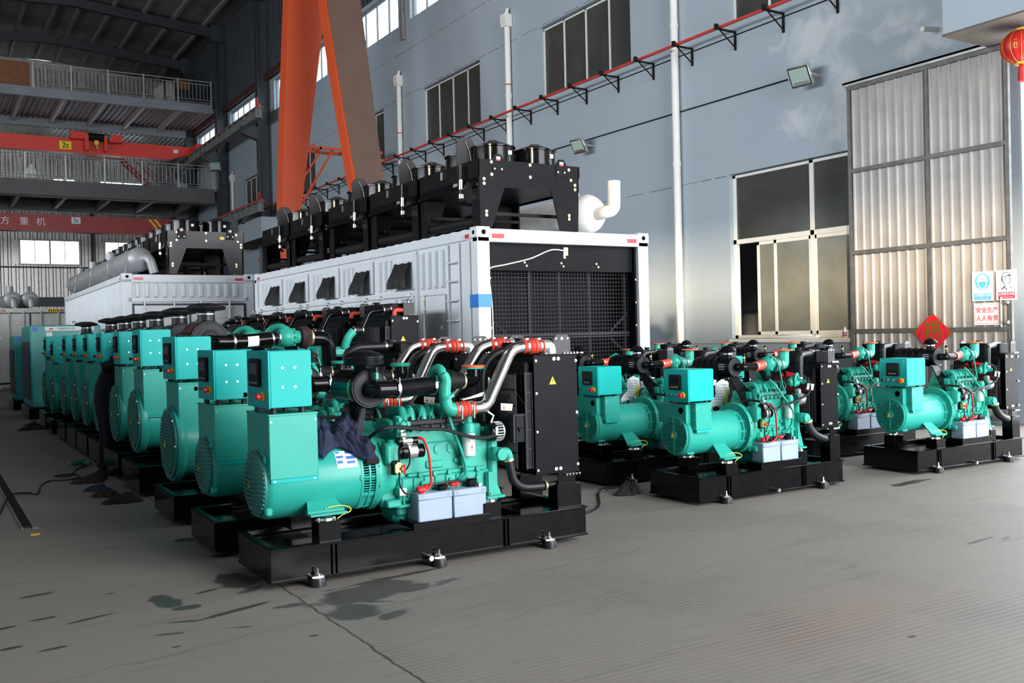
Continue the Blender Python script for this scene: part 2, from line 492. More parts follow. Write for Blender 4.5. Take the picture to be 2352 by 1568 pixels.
def control_box(t, K):
    x0, x1, y0, y1, z0, z1 = K['cb']
    b = MB(); b.box(x0+.012, x1, y0, y1, z0, z1, .004); b.box(x0, x0+.013, y0-.003, y1+.003, z0-.004, z1+.003, .003)
    b.box(x0+.02, x1, y0-.002, y0, z0+.01, z1-.012)
    H = z1-z0; D = y1-y0
    s = b; b.m(1)
    if not K.get('wide'): s.bolts([(x0+(x1-x0)*fx, y0-.002, z0+H*fz) for fx in (.33, .62) for fz in (.36, .70)], (0,-1,0), .005, .004)
    else: s.bolts([(x0+.002, y1-.03, z1-.03), (x0+.002, y1-.03, z0+.03), (x0-.001, y0+.03, z1-.03), (x0-.001, y0+.03, z0+.03)], (-1,0,0), .005, .004)
    cb = b.build('control_box', ['teal_panel', 'zinc'], t)
    d = MB(); ya, yb = (y0+D*.30, y0+D*.80) if not K.get('wide') else (y0+D*.26, y0+D*.74)
    za, zb = (z0+H*.36, z0+H*.86) if not K.get('wide') else (z0+H*.36, z0+H*.84)
    d.box(x0-.022, x0, ya, yb, za, zb, .008)
    d.m(1).box(x0-.0235, x0-.02, ya+.03, yb-.03, zb-(zb-za)*.55, zb-(zb-za)*.16)
    d.m(2)
    for i in range(5): d.box(x0-.0245, x0-.021, ya+.03+i*(yb-ya-.06)/5, ya+.03+i*(yb-ya-.06)/5+.013, za+.02, za+.034)
    d.m(3).cyl((x0-.02, ya+.04, za+.027), (x0-.026, ya+.04, za+.027), .008, n=10)
    d.m(4).cyl((x0-.02, yb-.04, za+.027), (x0-.026, yb-.04, za+.027), .008, n=10)
    d.build('display_panel', ['black_matt', 'screen', 'grey_print', 'teal_engine', 'red_cap'], cb)
    ey, ez = y0+D*.20, z0+H*.20
    e = MB(); e.cyl((x0-.001, ey, ez), (x0-.014, ey, ez), .030, n=20)
    e.m(1).lathe([(0, .015), (.018, .014), (.020, .021), (.034, .022), (.040, .015)], (x0-.014, ey, ez), (-1,0,0), 18)
    e.build('emergency_stop_button', ['yellow', 'red_cap'], cb)
    k = MB()
    for i, fy in enumerate((.45, .66, .84)):
        k.cyl((x0, y0+D*fy, ez), (x0-.012, y0+D*fy, ez), .013, n=12)
        k.cyl((x0-.012, y0+D*fy, ez), (x0-.030, y0+D*fy, ez), .007, n=8)
    k.m(1).box(x0-.05, x0-.026, y0+D*.84-.003, y0+D*.84+.003, ez-.016, ez+.016)
    k.build('key_switch', ['zinc', 'black_matt'], cb)
    r = MB(); zb = K['tb'][5]
    for xx in (x0+.05, x1-.05):
        for yy in (y0+.06, y1-.06): r.cyl((xx, yy, zb), (xx, yy, z0), .022, n=12); r.cut()
    r.each('rubber_mount', 'rubber', t)

def terminal_box(t, K):
    x0, x1, y0, y1, z0, z1 = K['tb']
    b = MB(); b.box(x0, x1, y0, y1, z0, z1, .005); b.box(x0-.004, x1+.004, y0-.004, y1+.004, z1-.014, z1+.001, .003)
    if K.get('wide'):
        bx0 = x0-.06
        b.box(bx0, x1-.01, y0+.07, y1, z0+.06, z1-.01, .005)
    f = MB(); f.box(x0+.005, x1-.002, y0-.006, y0+.02, z0-.022, z0+.002); b.m(1); s = b; s.bolts([(x0+.03, y0-.005, z0-.01), (x1-.03, y0-.005, z0-.01), (x0+.015, y0-.001, z1-.05), (x1-.015, y0-.001, z1-.05)], (0,-1,0), .004, .004)
    s.bolts([(x0-.001, y0+.02, z0+(z1-z0)*q) for q in (.1, .4, .75)], (-1,0,0), .004, .004)
    tb = b.build('terminal_box', ['teal_alt', 'zinc'], t); f.build('skirt_plate', 'teal_panel', tb)
    if K.get('wide'):
        MB().cyl((x0-.055, y0+.14, z1-.07), (x0-.062, y0+.14, z1-.07), .032, n=18).build('cable_hole', 'void', tb)

def make_engine(t, K):
    X = K['xf']
    c = lambda: MB(X)
    # flywheel housing
    b = c(); o = (0, .39, .655)
    b.lathe([(.815, .262), (.85, .268), (.87, .268), (.90, .250), (.99, .235), (1.02, .20)], o, (1,0,0), 36)
    b.box(.885, 1.0, .09, .24, .73, .88, .018); b.box(.93, 1.01, .13, .22, .80, .90, .015); b.box(.90, 1.02, .12, .22, .42, .475, .01); b.box(.99, 1.05, .11, .2, .50, .56, .008)
    for s in (-1, 1): b.box(.88, 1.0, .39+s*.17-.03, .39+s*.17+.03, .42, .88, .01)
    k = b; k.m(1).bolts([(.845, .39+math.cos(R(a))*.256, .655+math.sin(R(a))*.256) for a in range(15, 375, 30)], (-1,0,0), .009, .014)
    k.m(2).box(.995, 1.055, .105, .112, .505, .555)
    k.build('flywheel_housing', ['teal_engine', 'black_gloss' if K['alt'] == 'louver' else 'teal_dark', 'zinc'], t)
    # block
    b = c(); b.box(1.0, 1.86, .20, .58, .40, .86, .02); b.box(1.02, 1.84, .17, .61, .44, .62, .015); b.box(1.04, 1.80, .215, .565, .84, .96, .012)
    b.box(1.0, 1.85, .155, .63, .405, .432, .006)
    for i in range(8):
        x = 1.06+i*.095; b.box(x-.012, x+.012, .158, .18, .43, .61, .006)
    for i in range(6):
        x = 1.10+i*.125; b.cyl((x, .175, .565 if i % 2 else .50), (x, .150, .565 if i % 2 else .50), .020, n=14)
    b.box(1.10, 1.80, .165, .19, .615, .645, .008)
    for i in range(5): b.cyl((1.2+i*.13, .172, .63), (1.2+i*.13, .148, .63), .018, n=12)
    for i in range(6):
        x = 1.16+i*.115; b.cyl((x, .20, .80), (x, .192, .80), .040, n=18)
    b.box(1.27, 1.43, .185, .21, .66, .72, .012); b.box(1.52, 1.68, .185, .21, .68, .73, .012)
    b.prism([(1.17, .53), (1.25, .53), (1.24, .47), (1.21, .44)], 'y', .12, .16)
    b.build('engine_block', 'teal_engine', t)
    p = c(); p.box(1.03, 1.80, .22, .56, .33, .41, .02); p.box(1.02, 1.28, .24, .54, .26, .40, .05)
    p.build('oil_pan', 'teal_engine', t)
    # heads, ports and rocker covers
    h = c()
    for i in range(3 if K['alt'] == 'louver' else 4):
        x0 = 1.07+i*.17
        h.box(x0, x0+.14, .24, .54, .95, 1.03, .02); h.box(x0+.005, x0+.135, .30, .52, 1.03, 1.115, .03)
        h.tube([(x0+.03, .31, 1.09), (x0+.035, .255, 1.085), (x0+.035, .225, 1.03), (x0+.035, .215, .96)], [.036, .038, .036, .034], 12, k=4)
        h.tube([(x0+.105, .31, 1.09), (x0+.10, .255, 1.085), (x0+.10, .225, 1.03), (x0+.10, .215, .96)], [.036, .038, .036, .034], 12, k=4); h.cut()
    h.box(1.03, 1.075, .20, .28, .93, 1.06, .012); h.box(1.0, 1.06, .25, .52, .94, 1.03, .015)
    h.cyl((1.055, .205, 1.035), (1.055, .185, 1.035), .016, n=12)
    h.each('cylinder_head', 'teal_engine', t)
    il = c()
    for i in range(6): x = 1.10+i*.10; il.tube([(x, .19, 1.0), (x+.01, .16, 1.06), (x+.05, .20, 1.11), (x+.06, .28, 1.12)], .005, 6, k=4); il.cut()
    il.each('injector_pipe', 'teal_engine', t)
    m = c(); m.box(1.12, 1.64, .165, .205, .985, 1.025, .008); m.box(1.08, 1.60, .18, .21, .955, .985, .006)
    for i in range(6): m.cyl((1.14+i*.09, .18, .94), (1.14+i*.09, .18, 1.05), .012, n=8)
    mb = m; mb.m(1).bolts([(1.08+i*.085, .178, .955) for i in range(7)], (0,-1,0), .008, .01); mb.bolts([(1.07, .165, 1.0), (1.11, .165, 1.0)], (0,-1,0), .013, .012); mb.build('intake_rail', ['black_powder' if K['alt'] != 'louver' else 'teal_dark', 'teal_engine'], t)
    # gear case and front mount
    g = c(); g.box(1.84, 1.93, .16, .62, .36, .92, .025); g.cyl((1.93, .39, .62), (1.99, .39, .62), .10, n=24)
    g.box(1.79, 1.87, .13, .2, .40, .60, .01); g.prism([(1.80, .42), (1.92, .42), (1.84, .60), (1.80, .60)], 'y', .12, .135); g.box(1.76, 1.93, .08, .18, .405, .425, .004)
    g.build('gear_case', 'teal_engine', t)
    w = c(); w.box(1.84, 1.93, .08, .2, .68, .78, .02); w.lathe([(0, .045), (.05, .05), (.08, .045)], (1.90, .14, .73), (0,-1,0), 18)
    w.tube([(1.90, .10, .74), (1.965, .10, .735), (1.985, .10, .68)], .038, 14, k=5)
    w.build('water_pump', 'teal_engine', t)
    for s in (-1, 1):
        y = .39+s*.28; k = MB(X); k.box(1.70, 1.86, y-.075, y+.075, .25, .385, .004); eb = k.build('mount_block', 'black_gloss', t)
        k = MB(X); k.lathe([(.385, .045), (.40, .040), (.41, .028)], (1.80, y, 0), (0,0,1), 16); k.cyl((1.80, y, .42), (1.80, y, .45), .012, n=6); k.bolts([(1.735, y, .385)], (0,0,1), .008, .012)
        k.build('cushion_mount', 'zinc', eb)
    # oil filter
    f = c(); f.lathe([(0, .042), (.006, .051), (.165, .051), (.17, .046)], (1.625, .125, .735), (0,0,1), 22); f.m(1)
    f.box(1.60, 1.612, .072, .076, .845, .848); f.box(1.63, 1.642, .072, .076, .845, .848); f.box(1.618, 1.632, .072, .0755, .795, .812); f.box(1.612, 1.638, .072, .0755, .785, .788)
    of = f.build('oil_filter', ['white', 'red_cap'], t)
    f = c(); f.lathe([(0, .053), (.05, .05), (.075, .038)], (1.625, .125, .905), (0,0,1), 18); f.box(1.59, 1.66, .12, .2, .92, .97, .01); f.prism([(1.575, .66), (1.675, .66), (1.68, .735), (1.57, .735)], 'y', .15, .19); f.build('filter_head', 'teal_engine', of)
    # starter
    s = c(); s.cyl((.985, .12, .81), (1.02, .12, .81), .045, n=18); s.cyl((1.02, .12, .81), (1.07, .12, .81), .052, n=20); s.m(1).cyl((1.07, .12, .81), (1.145, .12, .81), .0525, n=20); s.m(0).cyl((1.145, .12, .81), (1.205, .12, .81), .05, n=20)
    s.m(2).cyl((1.02, .10, .888), (1.10, .10, .888), .028, n=16); s.m(0).cyl((1.10, .10, .888), (1.15, .10, .888), .027, n=16); s.cyl((.985, .10, .888), (1.02, .10, .888), .03, n=14)
    s.m(2).cyl((1.0, .09, .935), (1.04, .09, .935), .024, n=14); s.box(1.0, 1.03, .08, .1, .955, .972, .003); s.bolts([(1.16, .10, .90), (1.16, .10, .875)], (1,0,0), .006, .02)
    s.build('starter_motor', ['black_gloss', 'cast_alu', 'zinc'], t)
    # isolator switch
    i = c(); i.box(.925, .985, .075, .11, .66, .76, .004); i.m(1).prism([(.935, .68), (.965, .66), (.995, .68), (.995, .735), (.965, .755), (.935, .735)], 'y', .045, .075)
    i.m(2).cyl((.985, .045, .705), (.985, .02, .705), .012, n=10); i.m(3).box(.99, 1.012, .015, .03, .665, .735, .006); i.m(4).bolts([(.945, .045, .705)], (0,-1,0), .006, .005)
    i.build('isolator_switch', ['black_matt', 'brass_zinc', 'orange_plate', 'red_cap', 'zinc'], t)
    # charging alternator
    a = c()
    if K['alt'] == 'louver':
        a.lathe([(0, .05), (.015, .062), (.11, .062), (.125, .05)], (1.80, .13, .93), (1,0,0), 22); a.box(1.80, 1.86, .10, .16, .985, 1.04, .01); a.m(1).cyl((1.77, .13, .93), (1.80, .13, .93), .05, n=18)
        a.build('charging_alternator', ['cast_alu', 'teal_dark'], t)
    else:
        a.m(1).lathe([(0, .05), (.01, .07), (.06, .07)], (1.80, .12, .90), (1,0,0), 22); a.m(2).cyl((1.855, .12, .90), (1.90, .12, .90), .066, n=22); a.m(0)
        for j in range(20):
            an = 2*PI*j/20; a.cyl((1.85, .12+math.cos(an)*.07, .90+math.sin(an)*.07), (1.915, .12+math.cos(an)*.07, .90+math.sin(an)*.07), .006, n=5)
        a.lathe([(1.91, .072), (1.925, .07), (1.935, .05)], (0, .12, .90), (1,0,0), 22); a.m(3).box(1.83, 1.85, .045, .05, .88, .94)
        a.tube([(1.84, .13, .97), (1.86, .12, 1.02), (1.82, .14, 1.05)], .008, 6); a.build('charging_alternator', ['cast_alu', 'black_gloss', 'void', 'white'], t)
    # cables and pipes on the near side
    w = MB(X); w.tube([(1.155, .10, .905), (1.19, .07, .89), (1.22, .05, .80), (1.235, .05, .66), (1.235, .05, .575), (1.19, .06, .53), (1.15, .07, .515)], .0105, 8, k=5); w.build('red_battery_cable', 'red_cap', t)
    w = MB(X); w.tube([(.965, .04, .68), (.96, .03, .60), (1.0, .03, .535), (1.06, .04, .52), (1.12, .05, .525)], .0075, 8, k=5); w.cut()
    w.tube([(.97, .05, .75), (.96, .03, .82), (1.0, .02, .865), (1.04, .02, .83), (1.04, .02, .74), (1.0, .02, .69)], .0065, 8, k=6); w.cut()
    w.tube([(1.12, .07, .54), (1.25, .10, .555), (1.38, .09, .565), (1.48, .10, .565), (1.60, .12, .55)], .009, 8, k=5)
    w.each('battery_cable', 'rubber', t)
    w = MB(X)
    if K['alt'] == 'louver': w.tube([(.86, .30, .94), (.95, .2, .945), (1.05, .08, .92), (1.16, .05, .87), (1.26, .06, .85), (1.40, .06, .89), (1.55, .05, .90), (1.75, .06, .935), (1.92, .05, .98), (1.99, .06, 1.06), (1.95, .1, 1.16), (1.86, .14, 1.18)], .013, 8, k=6)
    else: w.tube([(.80, .2, .925), (.86, .11, .985), (1.0, .10, .99), (1.20, .09, .965), (1.36, .07, .955), (1.48, .05, .92), (1.60, .04, .885), (1.72, .04, .87), (1.84, .06, .88)], .014, 8, k=6)
    w.build('wiring_loom', 'rubber', t)
    w = MB(X); w.tube([(1.44, .16, 1.13), (1.45, .13, 1.05), (1.49, .13, .93), (1.55, .13, .80), (1.585, .12, .68), (1.59, .12, .61), (1.56, .13, .575), (1.54, .15, .57)] if K['alt'] != 'louver' else [(1.30, .18, 1.15), (1.36, .13, 1.08), (1.46, .11, .98), (1.60, .08, .85), (1.625, .08, .76), (1.60, .09, .66), (1.54, .11, .60), (1.50, .14, .58)], .013, 8, k=6); w.cut()
    w.tube([(1.36, .17, 1.39), (1.40, .14, 1.40), (1.44, .13, 1.33), (1.46, .13, 1.22), (1.48, .15, 1.12)] if K['alt'] != 'louver' else [(1.26, .2, 1.38), (1.30, .16, 1.40), (1.38, .12, 1.33), (1.42, .10, 1.20), (1.45, .1, 1.1), (1.53, .12, 1.02)], .0095, 8, k=6)
    w.each('oil_pipe', 'teal_engine', t)

def batteries(t, x0, x1, y0, y1, z0, z1, tray):
    MB().box(x0-.05, x1+.012, y0-.02, y1+.02, tray, z0+.008, .003).build('battery_tray', 'black_gloss', t)
    xm = (x0+x1)/2
    for q, (a, b) in enumerate(((x0, xm-.003), (xm+.003, x1))):
        k = MB(); h = z1-z0
        k.box(a+.004, b-.004, y0+.004, y1-.004, z0, z0+h*.78, .006); k.box(a, b, y0, y1, z0+h*.77, z1, .006)
        for i in range(6):
            k.box(a+.008+i*.007, a+.010+i*.007, y0-.001, y0+.004, z1-h*.17, z1-h*.05); k.box(b-.010-i*.007, b-.008-i*.007, y0-.001, y0+.004, z1-h*.17, z1-h*.05)
        if q == 0:
            for i in range(12):
                for j in range(9): k.box(a+.001, a+.006, y0+.012+i*(y1-y0-.02)/12, y0+.018+i*(y1-y0-.02)/12, z0+.012+j*h*.078, z0+.02+j*h*.078)
        o = k.build('battery', 'battery', t)
        tm = MB(); tm.box(a+.035, a+.065, y0+.015, y0+.04, z1, z1+.035, .003) if q == 0 else tm.box(b-.06, b-.03, y0+.015, y0+.04, z1, z1+.03, .003)
        tm.build('battery_terminal', 'zinc', o)
    r = MB(); r.box(x0+.0, x0+.075, y0+.0, y0+.055, z1+.008, z1+.05, .012); r.box(x0+.06, x0+.11, y0+.01, y0+.05, z1+.028, z1+.062, .01); r.box(xm+.0, xm+.08, y0+.03, y0+.08, z1+.02, z1+.05, .012)
    r.build('red_terminal_cover', 'red_cap', t)
    r = MB(); r.box(xm-.10, xm-.02, y0+.03, y0+.1, z1, z1+.045, .015); r.box(x1-.13, x1-.055, y0+.04, y0+.10, z1, z1+.062, .012); r.build('black_terminal_cover', 'black_gloss', t)

def radiator(t, K):
    x0, x1, y0, y1, z0, z1, zt = K['rad']
    b = MB(); b.box(x0+.02, x1-.02, y0+.01, y1-.01, z0+.01, z1-.01)
    for y in (y0, y1-.006): b.box(x0, x1-.012, y, y+.006, z0, z1, .002)
    b.box(x0-.004, x1+.004, y0-.004, y1+.004, z1-.010, z1, .002); b.box(x0-.004, x1+.004, y0-.004, y1+.004, z0, z0+.010, .002)
    b.box(x1-.012, x1, y0+.006, y1-.006, z0, z1)
    d = .016
    k = b; k.m(1).bolts([(x0+d*1.2, y0, z0+(z1-z0)*q) for q in (.04, .36, .68, .95)], (0,-1,0), .006, .012); k.bolts([(x1-d, y0, z0+(z1-z0)*q) for q in (.06, .5, .94)], (0,-1,0), .007, .016)
    k.bolts([(x1-.30*(x1-x0)+i*.30*(x1-x0)/4, y0-.002, z1) for i in range(5)], (0,0,1), .006, .016); k.bolts([(x1-.30*(x1-x0)+i*.30*(x1-x0)/4, y0-.002, z0-.012) for i in range(5)], (0,0,-1), .006, .016)
    k.cyl((x0+(x1-x0)*.46, y0, z1-.035), (x0+(x1-x0)*.46, y0-.004, z1-.035), .014, n=14); k.cyl((x0+(x1-x0)*.56, y0, z1-.035), (x0+(x1-x0)*.56, y0-.004, z1-.035), .014, n=14)
    k.cyl((x0+(x1-x0)*.46, y0, z0+.035), (x0+(x1-x0)*.46, y0-.004, z0+.035), .014, n=14); k.cyl((x0+(x1-x0)*.56, y0, z0+.035), (x0+(x1-x0)*.56, y0-.004, z0+.035), .014, n=14)
    rb = k.build('radiator', ['black_satin', 'zinc'], t)
    w = MB(); xc = x0+(x1-x0)*.42; zc = z0+(z1-z0)*.78 if K['alt'] != 'louver' else z0+(z1-z0)*.72; sz = .032 if K['alt'] != 'louver' else .022
    w.prism([(xc-sz, zc-sz*.9), (xc+sz, zc-sz*.9), (xc, zc+sz)], 'y', y0-.001, y0-.003); w.m(1).box(xc-.002, xc+.002, y0-.0036, y0-.003, zc-sz*.3, zc+sz*.5); w.box(xc-.002, xc+.002, y0-.0036, y0-.003, zc-sz*.6, zc-sz*.42)
    w.build('warning_label', ['warn_yellow', 'void'], rb)
    # top tank
    tk = MB(); tk.box(x0+.06, x1-.03, y0+.10, y1-.04, z1, zt, .006)
    tk.m(1); xc2 = x0+.14; tk.cyl((xc2, y1-.25, zt), (xc2, y1-.25, zt+.02), .03, n=16); tk.cyl((xc2, y1-.25, zt+.02), (xc2, y1-.25, zt+.035), .038, n=10)
    tk.build('top_tank', ['black_satin', 'black_matt'], t)
    # lifting lugs
    lh = K['lug']
    for yy in (y0+.004, y1-.016):
        xa = x0+(x1-x0)*.47; xb = x0+(x1-x0)*.86 if K['alt'] != 'disc' or True else x1
        l = MB(); l.prism([(xa, z1), (xb, z1), (xb, lh-.03), (xb-.03, lh), (xa+.03, lh), (xa, lh-.03)], 'y', yy, yy+.012)
        l.m(1)
        for q in (.16, .5, .84): l.cyl((xa+(xb-xa)*q, yy-.001, lh-.03), (xa+(xb-xa)*q, yy+.013, lh-.03), .009 if q != .5 else .013, n=12)
        l.build('lifting_lug', ['grey_powder', 'muffler_grey'], t)
    # shroud and fan guard
    gx0, gx1 = x0-.11*(1 if K['alt'] != 'louver' else .9), x0
    s = MB(); s.box(gx0+.05, gx1, y0+.05, y1-.05, z0+.05, z1-.05, .01); s.box(gx0+.03, gx0+.05, y0+.06, y1-.06, z0+.05, z1-.13, .004); s.build('fan_shroud', 'black_satin', t)
    g = MB(); gz0, gz1 = z0+.06, z1-.14
    def grid(xa, xb, ya, yb, za, zb, ax, nx, nz):
        for i in range(nx+1):
            if ax == 'y': x = xa+(xb-xa)*i/nx; g.box(x-.0035, x+.0035, ya, ya+.006, za, zb)
            else: y = ya+(yb-ya)*i/nx; g.box(xa, xa+.006, y-.0035, y+.0035, za, zb)
        for j in range(nz+1):
            z = za+(zb-za)*j/nz
            if ax == 'y': g.box(xa, xb, ya, ya+.006, z-.006, z+.006)
            else: g.box(xa, xa+.006, ya, yb, z-.006, z+.006)
    big = K['alt'] != 'louver'; ga, gb = (gx0+.045, gx1+.004) if big else (gx0-.04, gx1-.02)
    if big: grid(ga, gb, y0+.03, 0, gz0, gz1, 'y', 6, 5)
    for e in (ga, gb-.01) if big else (): g.box(e-.006, e+.012, y0+.022, y0+.03, gz0-.01, gz1+.01)
    grid(gx0-.04, 0, y0+.03, y1-.05, gz0, gz1, 'x', 30, 6)
    if K['alt'] != 'louver': grid(gx0-.055, gx0+.045, y0+.035, 0, z0+.27, z0+.46, 'y', 9, 2); g.box(gx0-.065, gx0-.05, y0+.03, y0+.08, z0+.26, z0+.47); g.box(gx0-.065, gx0+.05, y0+.03, y0+.1, z0+.46, z0+.475)
    g.build('fan_guard', 'black_powder', t)
    f = MB(); fc = (gx0-.0, (y0+y1)/2, (z0+z1)/2); rr = (z1-z0)*.36
    f.cyl((fc[0]-.03, fc[1], fc[2]), (fc[0]+.04, fc[1], fc[2]), .06, n=16)
    for i in range(7):
        a = 2*PI*i/7; d = Vector((0, math.cos(a), math.sin(a))); p = Vector((0, -math.sin(a), math.cos(a)))
        c0 = Vector(fc)+d*.05; c1 = Vector(fc)+d*rr
        vs = [c0-p*.03+Vector((-.02,0,0)), c0+p*.03+Vector((.02,0,0)), c1+p*.06+Vector((.025,0,0)), c1-p*.06+Vector((-.025,0,0))]
        vs += [v+Vector((.004,0,0)) for v in vs]
        f.add(vs, [(0,1,2,3),(7,6,5,4),(0,4,5,1),(1,5,6,2),(2,6,7,3),(3,7,4,0)])
    f.build('cooling_fan', 'red_cap' if K['alt'] == 'louver' else 'black_matt', t)
    # legs
    for yy in (y0, y1-.13):
        l = MB(); l.box(x0+.19*(x1-x0)/.4, x1+.015, yy, yy+.13, K['bz1']-.005, z0-.09, .004) ; l.box(x0+.21*(x1-x0)/.4, x1-.03, yy+.012, yy+.022, z0-.10, z0+.002)
        l.m(1).bolts([(x0+.25*(x1-x0)/.4, yy+.06, z0-.09), (x1-.04, yy+.06, z0-.09)], (0,0,1), .008, .02)
        l.build('radiator_leg', ['black_gloss', 'zinc'], t)

def clamp(b, p0, p1, r, n=18): b.cyl(p0, p1, r, n=n)

def genset(kind, label, loc, group=None):
    K = KIND[kind]; t = thing('generating_set', label, 'generator', loc, 0, group)
    make_base(t, K['L'], K['W'], K['bz0'], K['bz1'], K['feet'], K['stiff'], K.get('drain'), K.get('fo', .022))
    make_alternator(t, K); terminal_box(t, K); control_box(t, K); make_engine(t, K)
    if K['batt']: batteries(t, *K['batt'])
    radiator(t, K)
    X = K['xf']
    # earth wire
    mx, yc, mt = K['mx'], K['yc'], K['mt']; yn = yc-(K['W']/2-.12)
    w = MB(); w.tube([(mx+.02, yn-.02, mt+.03), (mx+.11, yn-.03, mt+.035), (mx+.17, yn-.04, mt+.015), (mx+.165, yn-.045, mt-.01), (mx+.11, yn-.05, mt-.025), (mx+.07, yn-.06, mt-.045)], .0038, 7, k=5)
    w.build('earth_wire', 'yellow_wire', t)
    if kind == 'A':
        b = MB(); rows = [[(xx, .39-math.cos(math.asin((z-.655)/.2525))*.2545, z) for xx in (.525, .58, .63, .675)] for z in [.735+.012*i for i in range(10)]]
        b.sheet(rows); n = b.build('rating_plate', 'paper', t)
        q = MB()
        for (xa, xb, za, zb) in ((.53, .56, .83, .84), (.60, .67, .825, .842), (.53, .58, .80, .815), (.60, .67, .79, .81), (.53, .57, .765, .785), (.60, .66, .76, .778)):
            pts = []
            for z in (za, zb):
                an = math.asin((z-.655)/.2525); y = .39-math.cos(an)*.2565; pts.append([(xa, y, z), (xb, y, z)])
            q.sheet(pts)
        q.build('plate_print', 'label_blue', n)
    # air filter
    if kind in 'AC':
        dx = K['dx']
        b = MB(); y0 = .16
        b.lathe([(y0, .10), (y0-.002, .132), (y0+.006, .142), (y0+.025, .142), (y0+.03, .135), (y0+.40, .135), (y0+.415, .12), (y0+.42, .08)], (.78+dx, 0, 1.27), (0,1,0), 36)
        ac = b.build('air_filter_housing', 'black_gloss', t)
        r = MB(); r.lathe([(y0-.002, .128), (y0-.010, .120), (y0-.006, .10), (y0-.012, .085), (y0-.008, .062), (y0-.03, .055)], (.78+dx, 0, 1.27), (0,1,0), 36); r.build('filter_cover', 'black_powder', ac)
        s = MB(); n = 10; rows = []
        for yy in (y0+.05, y0+.085): rows.append([(.78+dx+math.cos(R(150+70*i/n))*.1362, yy, 1.27+math.sin(R(150+70*i/n))*.1362) for i in range(n+1)])
        s.sheet(rows); s.build('filter_sticker', 'brass_zinc', ac)
        c = MB(); o = (.79+dx, .28, 0)
        c.lathe([(1.36, .075), (1.43, .072), (1.435, .14), (1.465, .142), (1.468, .135), (1.478, .135), (1.482, .144), (1.495, .142), (1.52, .105), (1.535, .05), (1.538, .005)], o, (0,0,1), 36)
        c.build('rain_cap', 'black_satin', ac)
        v = MB(); v.cyl((.80+dx, .10, 1.30), (.80+dx, .10, 1.42), .022, n=14); v.m(1).cyl((.80+dx, .10, 1.335), (.80+dx, .10, 1.385), .0225, n=14); v.m(2).box(.795+dx, .812+dx, .076, .08, 1.34, 1.38); v.build('service_gauge', ['black_gloss', 'spot_green', 'teal_engine'], ac)
        br = MB(); br.prism([(.70+dx, .93), (.80+dx, .93), (.84+dx, 1.15), (.66+dx, 1.15)], 'y', .36, .372); br.prism([(.36, .90), (.52, .90), (.52, 1.16), (.20, 1.16)], 'x', .73+dx, .742+dx); br.build('filter_bracket', 'black_powder', t)
        p = MB(); p.tube(bend([(.78+dx, y0-.01, 1.265), (.785+dx, .075, 1.263), (.93+dx, .075, 1.262)], .075, 8), .062, 20)
        p.tube([(.92+dx, .076, 1.262), (1.0+dx, .10, 1.262), (1.28+dx*.6, .165, 1.272)], .066, 20, k=4)
        ip = p.build('intake_pipe', 'black_gloss', t)
        k = MB()
        for x, y in ((.94+dx, .082), (1.27+dx*.6, .162)): k.cyl((x-.009, y, 1.264), (x+.009, y+.004, 1.264), .069, n=24); k.box(x-.012, x+.012, y-.08, y-.066, 1.25, 1.30, .003); k.cyl((x, y-.074, 1.24), (x, y-.074, 1.345), .004, n=6)
        k.build('hose_clamp', 'zinc', ip)
        # turbocharger
        u = MB(); u.lathe([(1.29, .04), (1.295, .062), (1.33, .066), (1.345, .05)], (0, .17, 1.275), (1,0,0), 22)
        sp = [(1.325, .17+math.cos(R(a))*rr, 1.29+math.sin(R(a))*rr) for a, rr in [(i, .072+.018*(i-60)/300) for i in range(60, 361, 20)]]
        u.tube([(1.325, .10, 1.345), (1.33, .13, 1.375), (1.335, .19, 1.385), (1.335, .25, 1.36), (1.335, .27, 1.30)], [.03, .038, .044, .046, .046], 14, k=4)
        u.tube([(1.33, .10, 1.35), (1.345, .09, 1.30), (1.335, .09, 1.22), (1.345, .09, 1.13), (1.375, .09, 1.095), (1.425, .09, 1.086)], [.036, .042, .047, .05, .052, .053], 18, k=5)
        u.cyl((1.345, .09, 1.195), (1.352, .09, 1.175), .058, n=20)
        u.cyl((1.34, .19, 1.29), (1.44, .20, 1.29), .04, n=16); u.cyl((1.36, .195, 1.29), (1.375, .195, 1.29), .065, n=18)
        tu = u.build('turbocharger', 'teal_engine', t)
        e = MB(); e.lathe([(1.40, .05), (1.41, .075), (1.45, .085), (1.47, .08), (1.48, .062), (1.55, .058)], (0, .22, 1.29), (1,0,0), 24); e.build('turbine_housing', 'black_matt', tu)
        e = MB(); e.tube(bend([(1.53, .22, 1.285), (1.675, .26, 1.285), (1.675, .27, 1.38)], .12, 8), .052, 20); e.m(1).lathe([(1.535, .058), (1.55, .060), (1.565, .058)], (0, .225, 1.285), (1,0,0), 22); e.m(2).lathe([(1.383, .088), (1.395, .09), (1.399, .085)], (1.675, .27, 0), (0,0,1), 26); e.m(3).lathe([(1.372, .084), (1.383, .086)], (1.675, .27, 0), (0,0,1), 26)
        e.build('exhaust_elbow', ['black_gloss', 'yellow_zinc', 'orange_plate' if kind == 'A' else 'teal_engine', 'teal_engine'], t)
        e = MB(); e.prism([(1.50, 1.155), (1.72, 1.185), (1.735, 1.185), (1.735, 1.30), (1.72, 1.31), (1.72, 1.205), (1.67, 1.20)], 'y', .12, .128); e.prism([(1.50, 1.15), (1.735, 1.18), (1.735, 1.187), (1.50, 1.157)], 'y', .12, .17); e.build('stay_bracket', 'white', t)
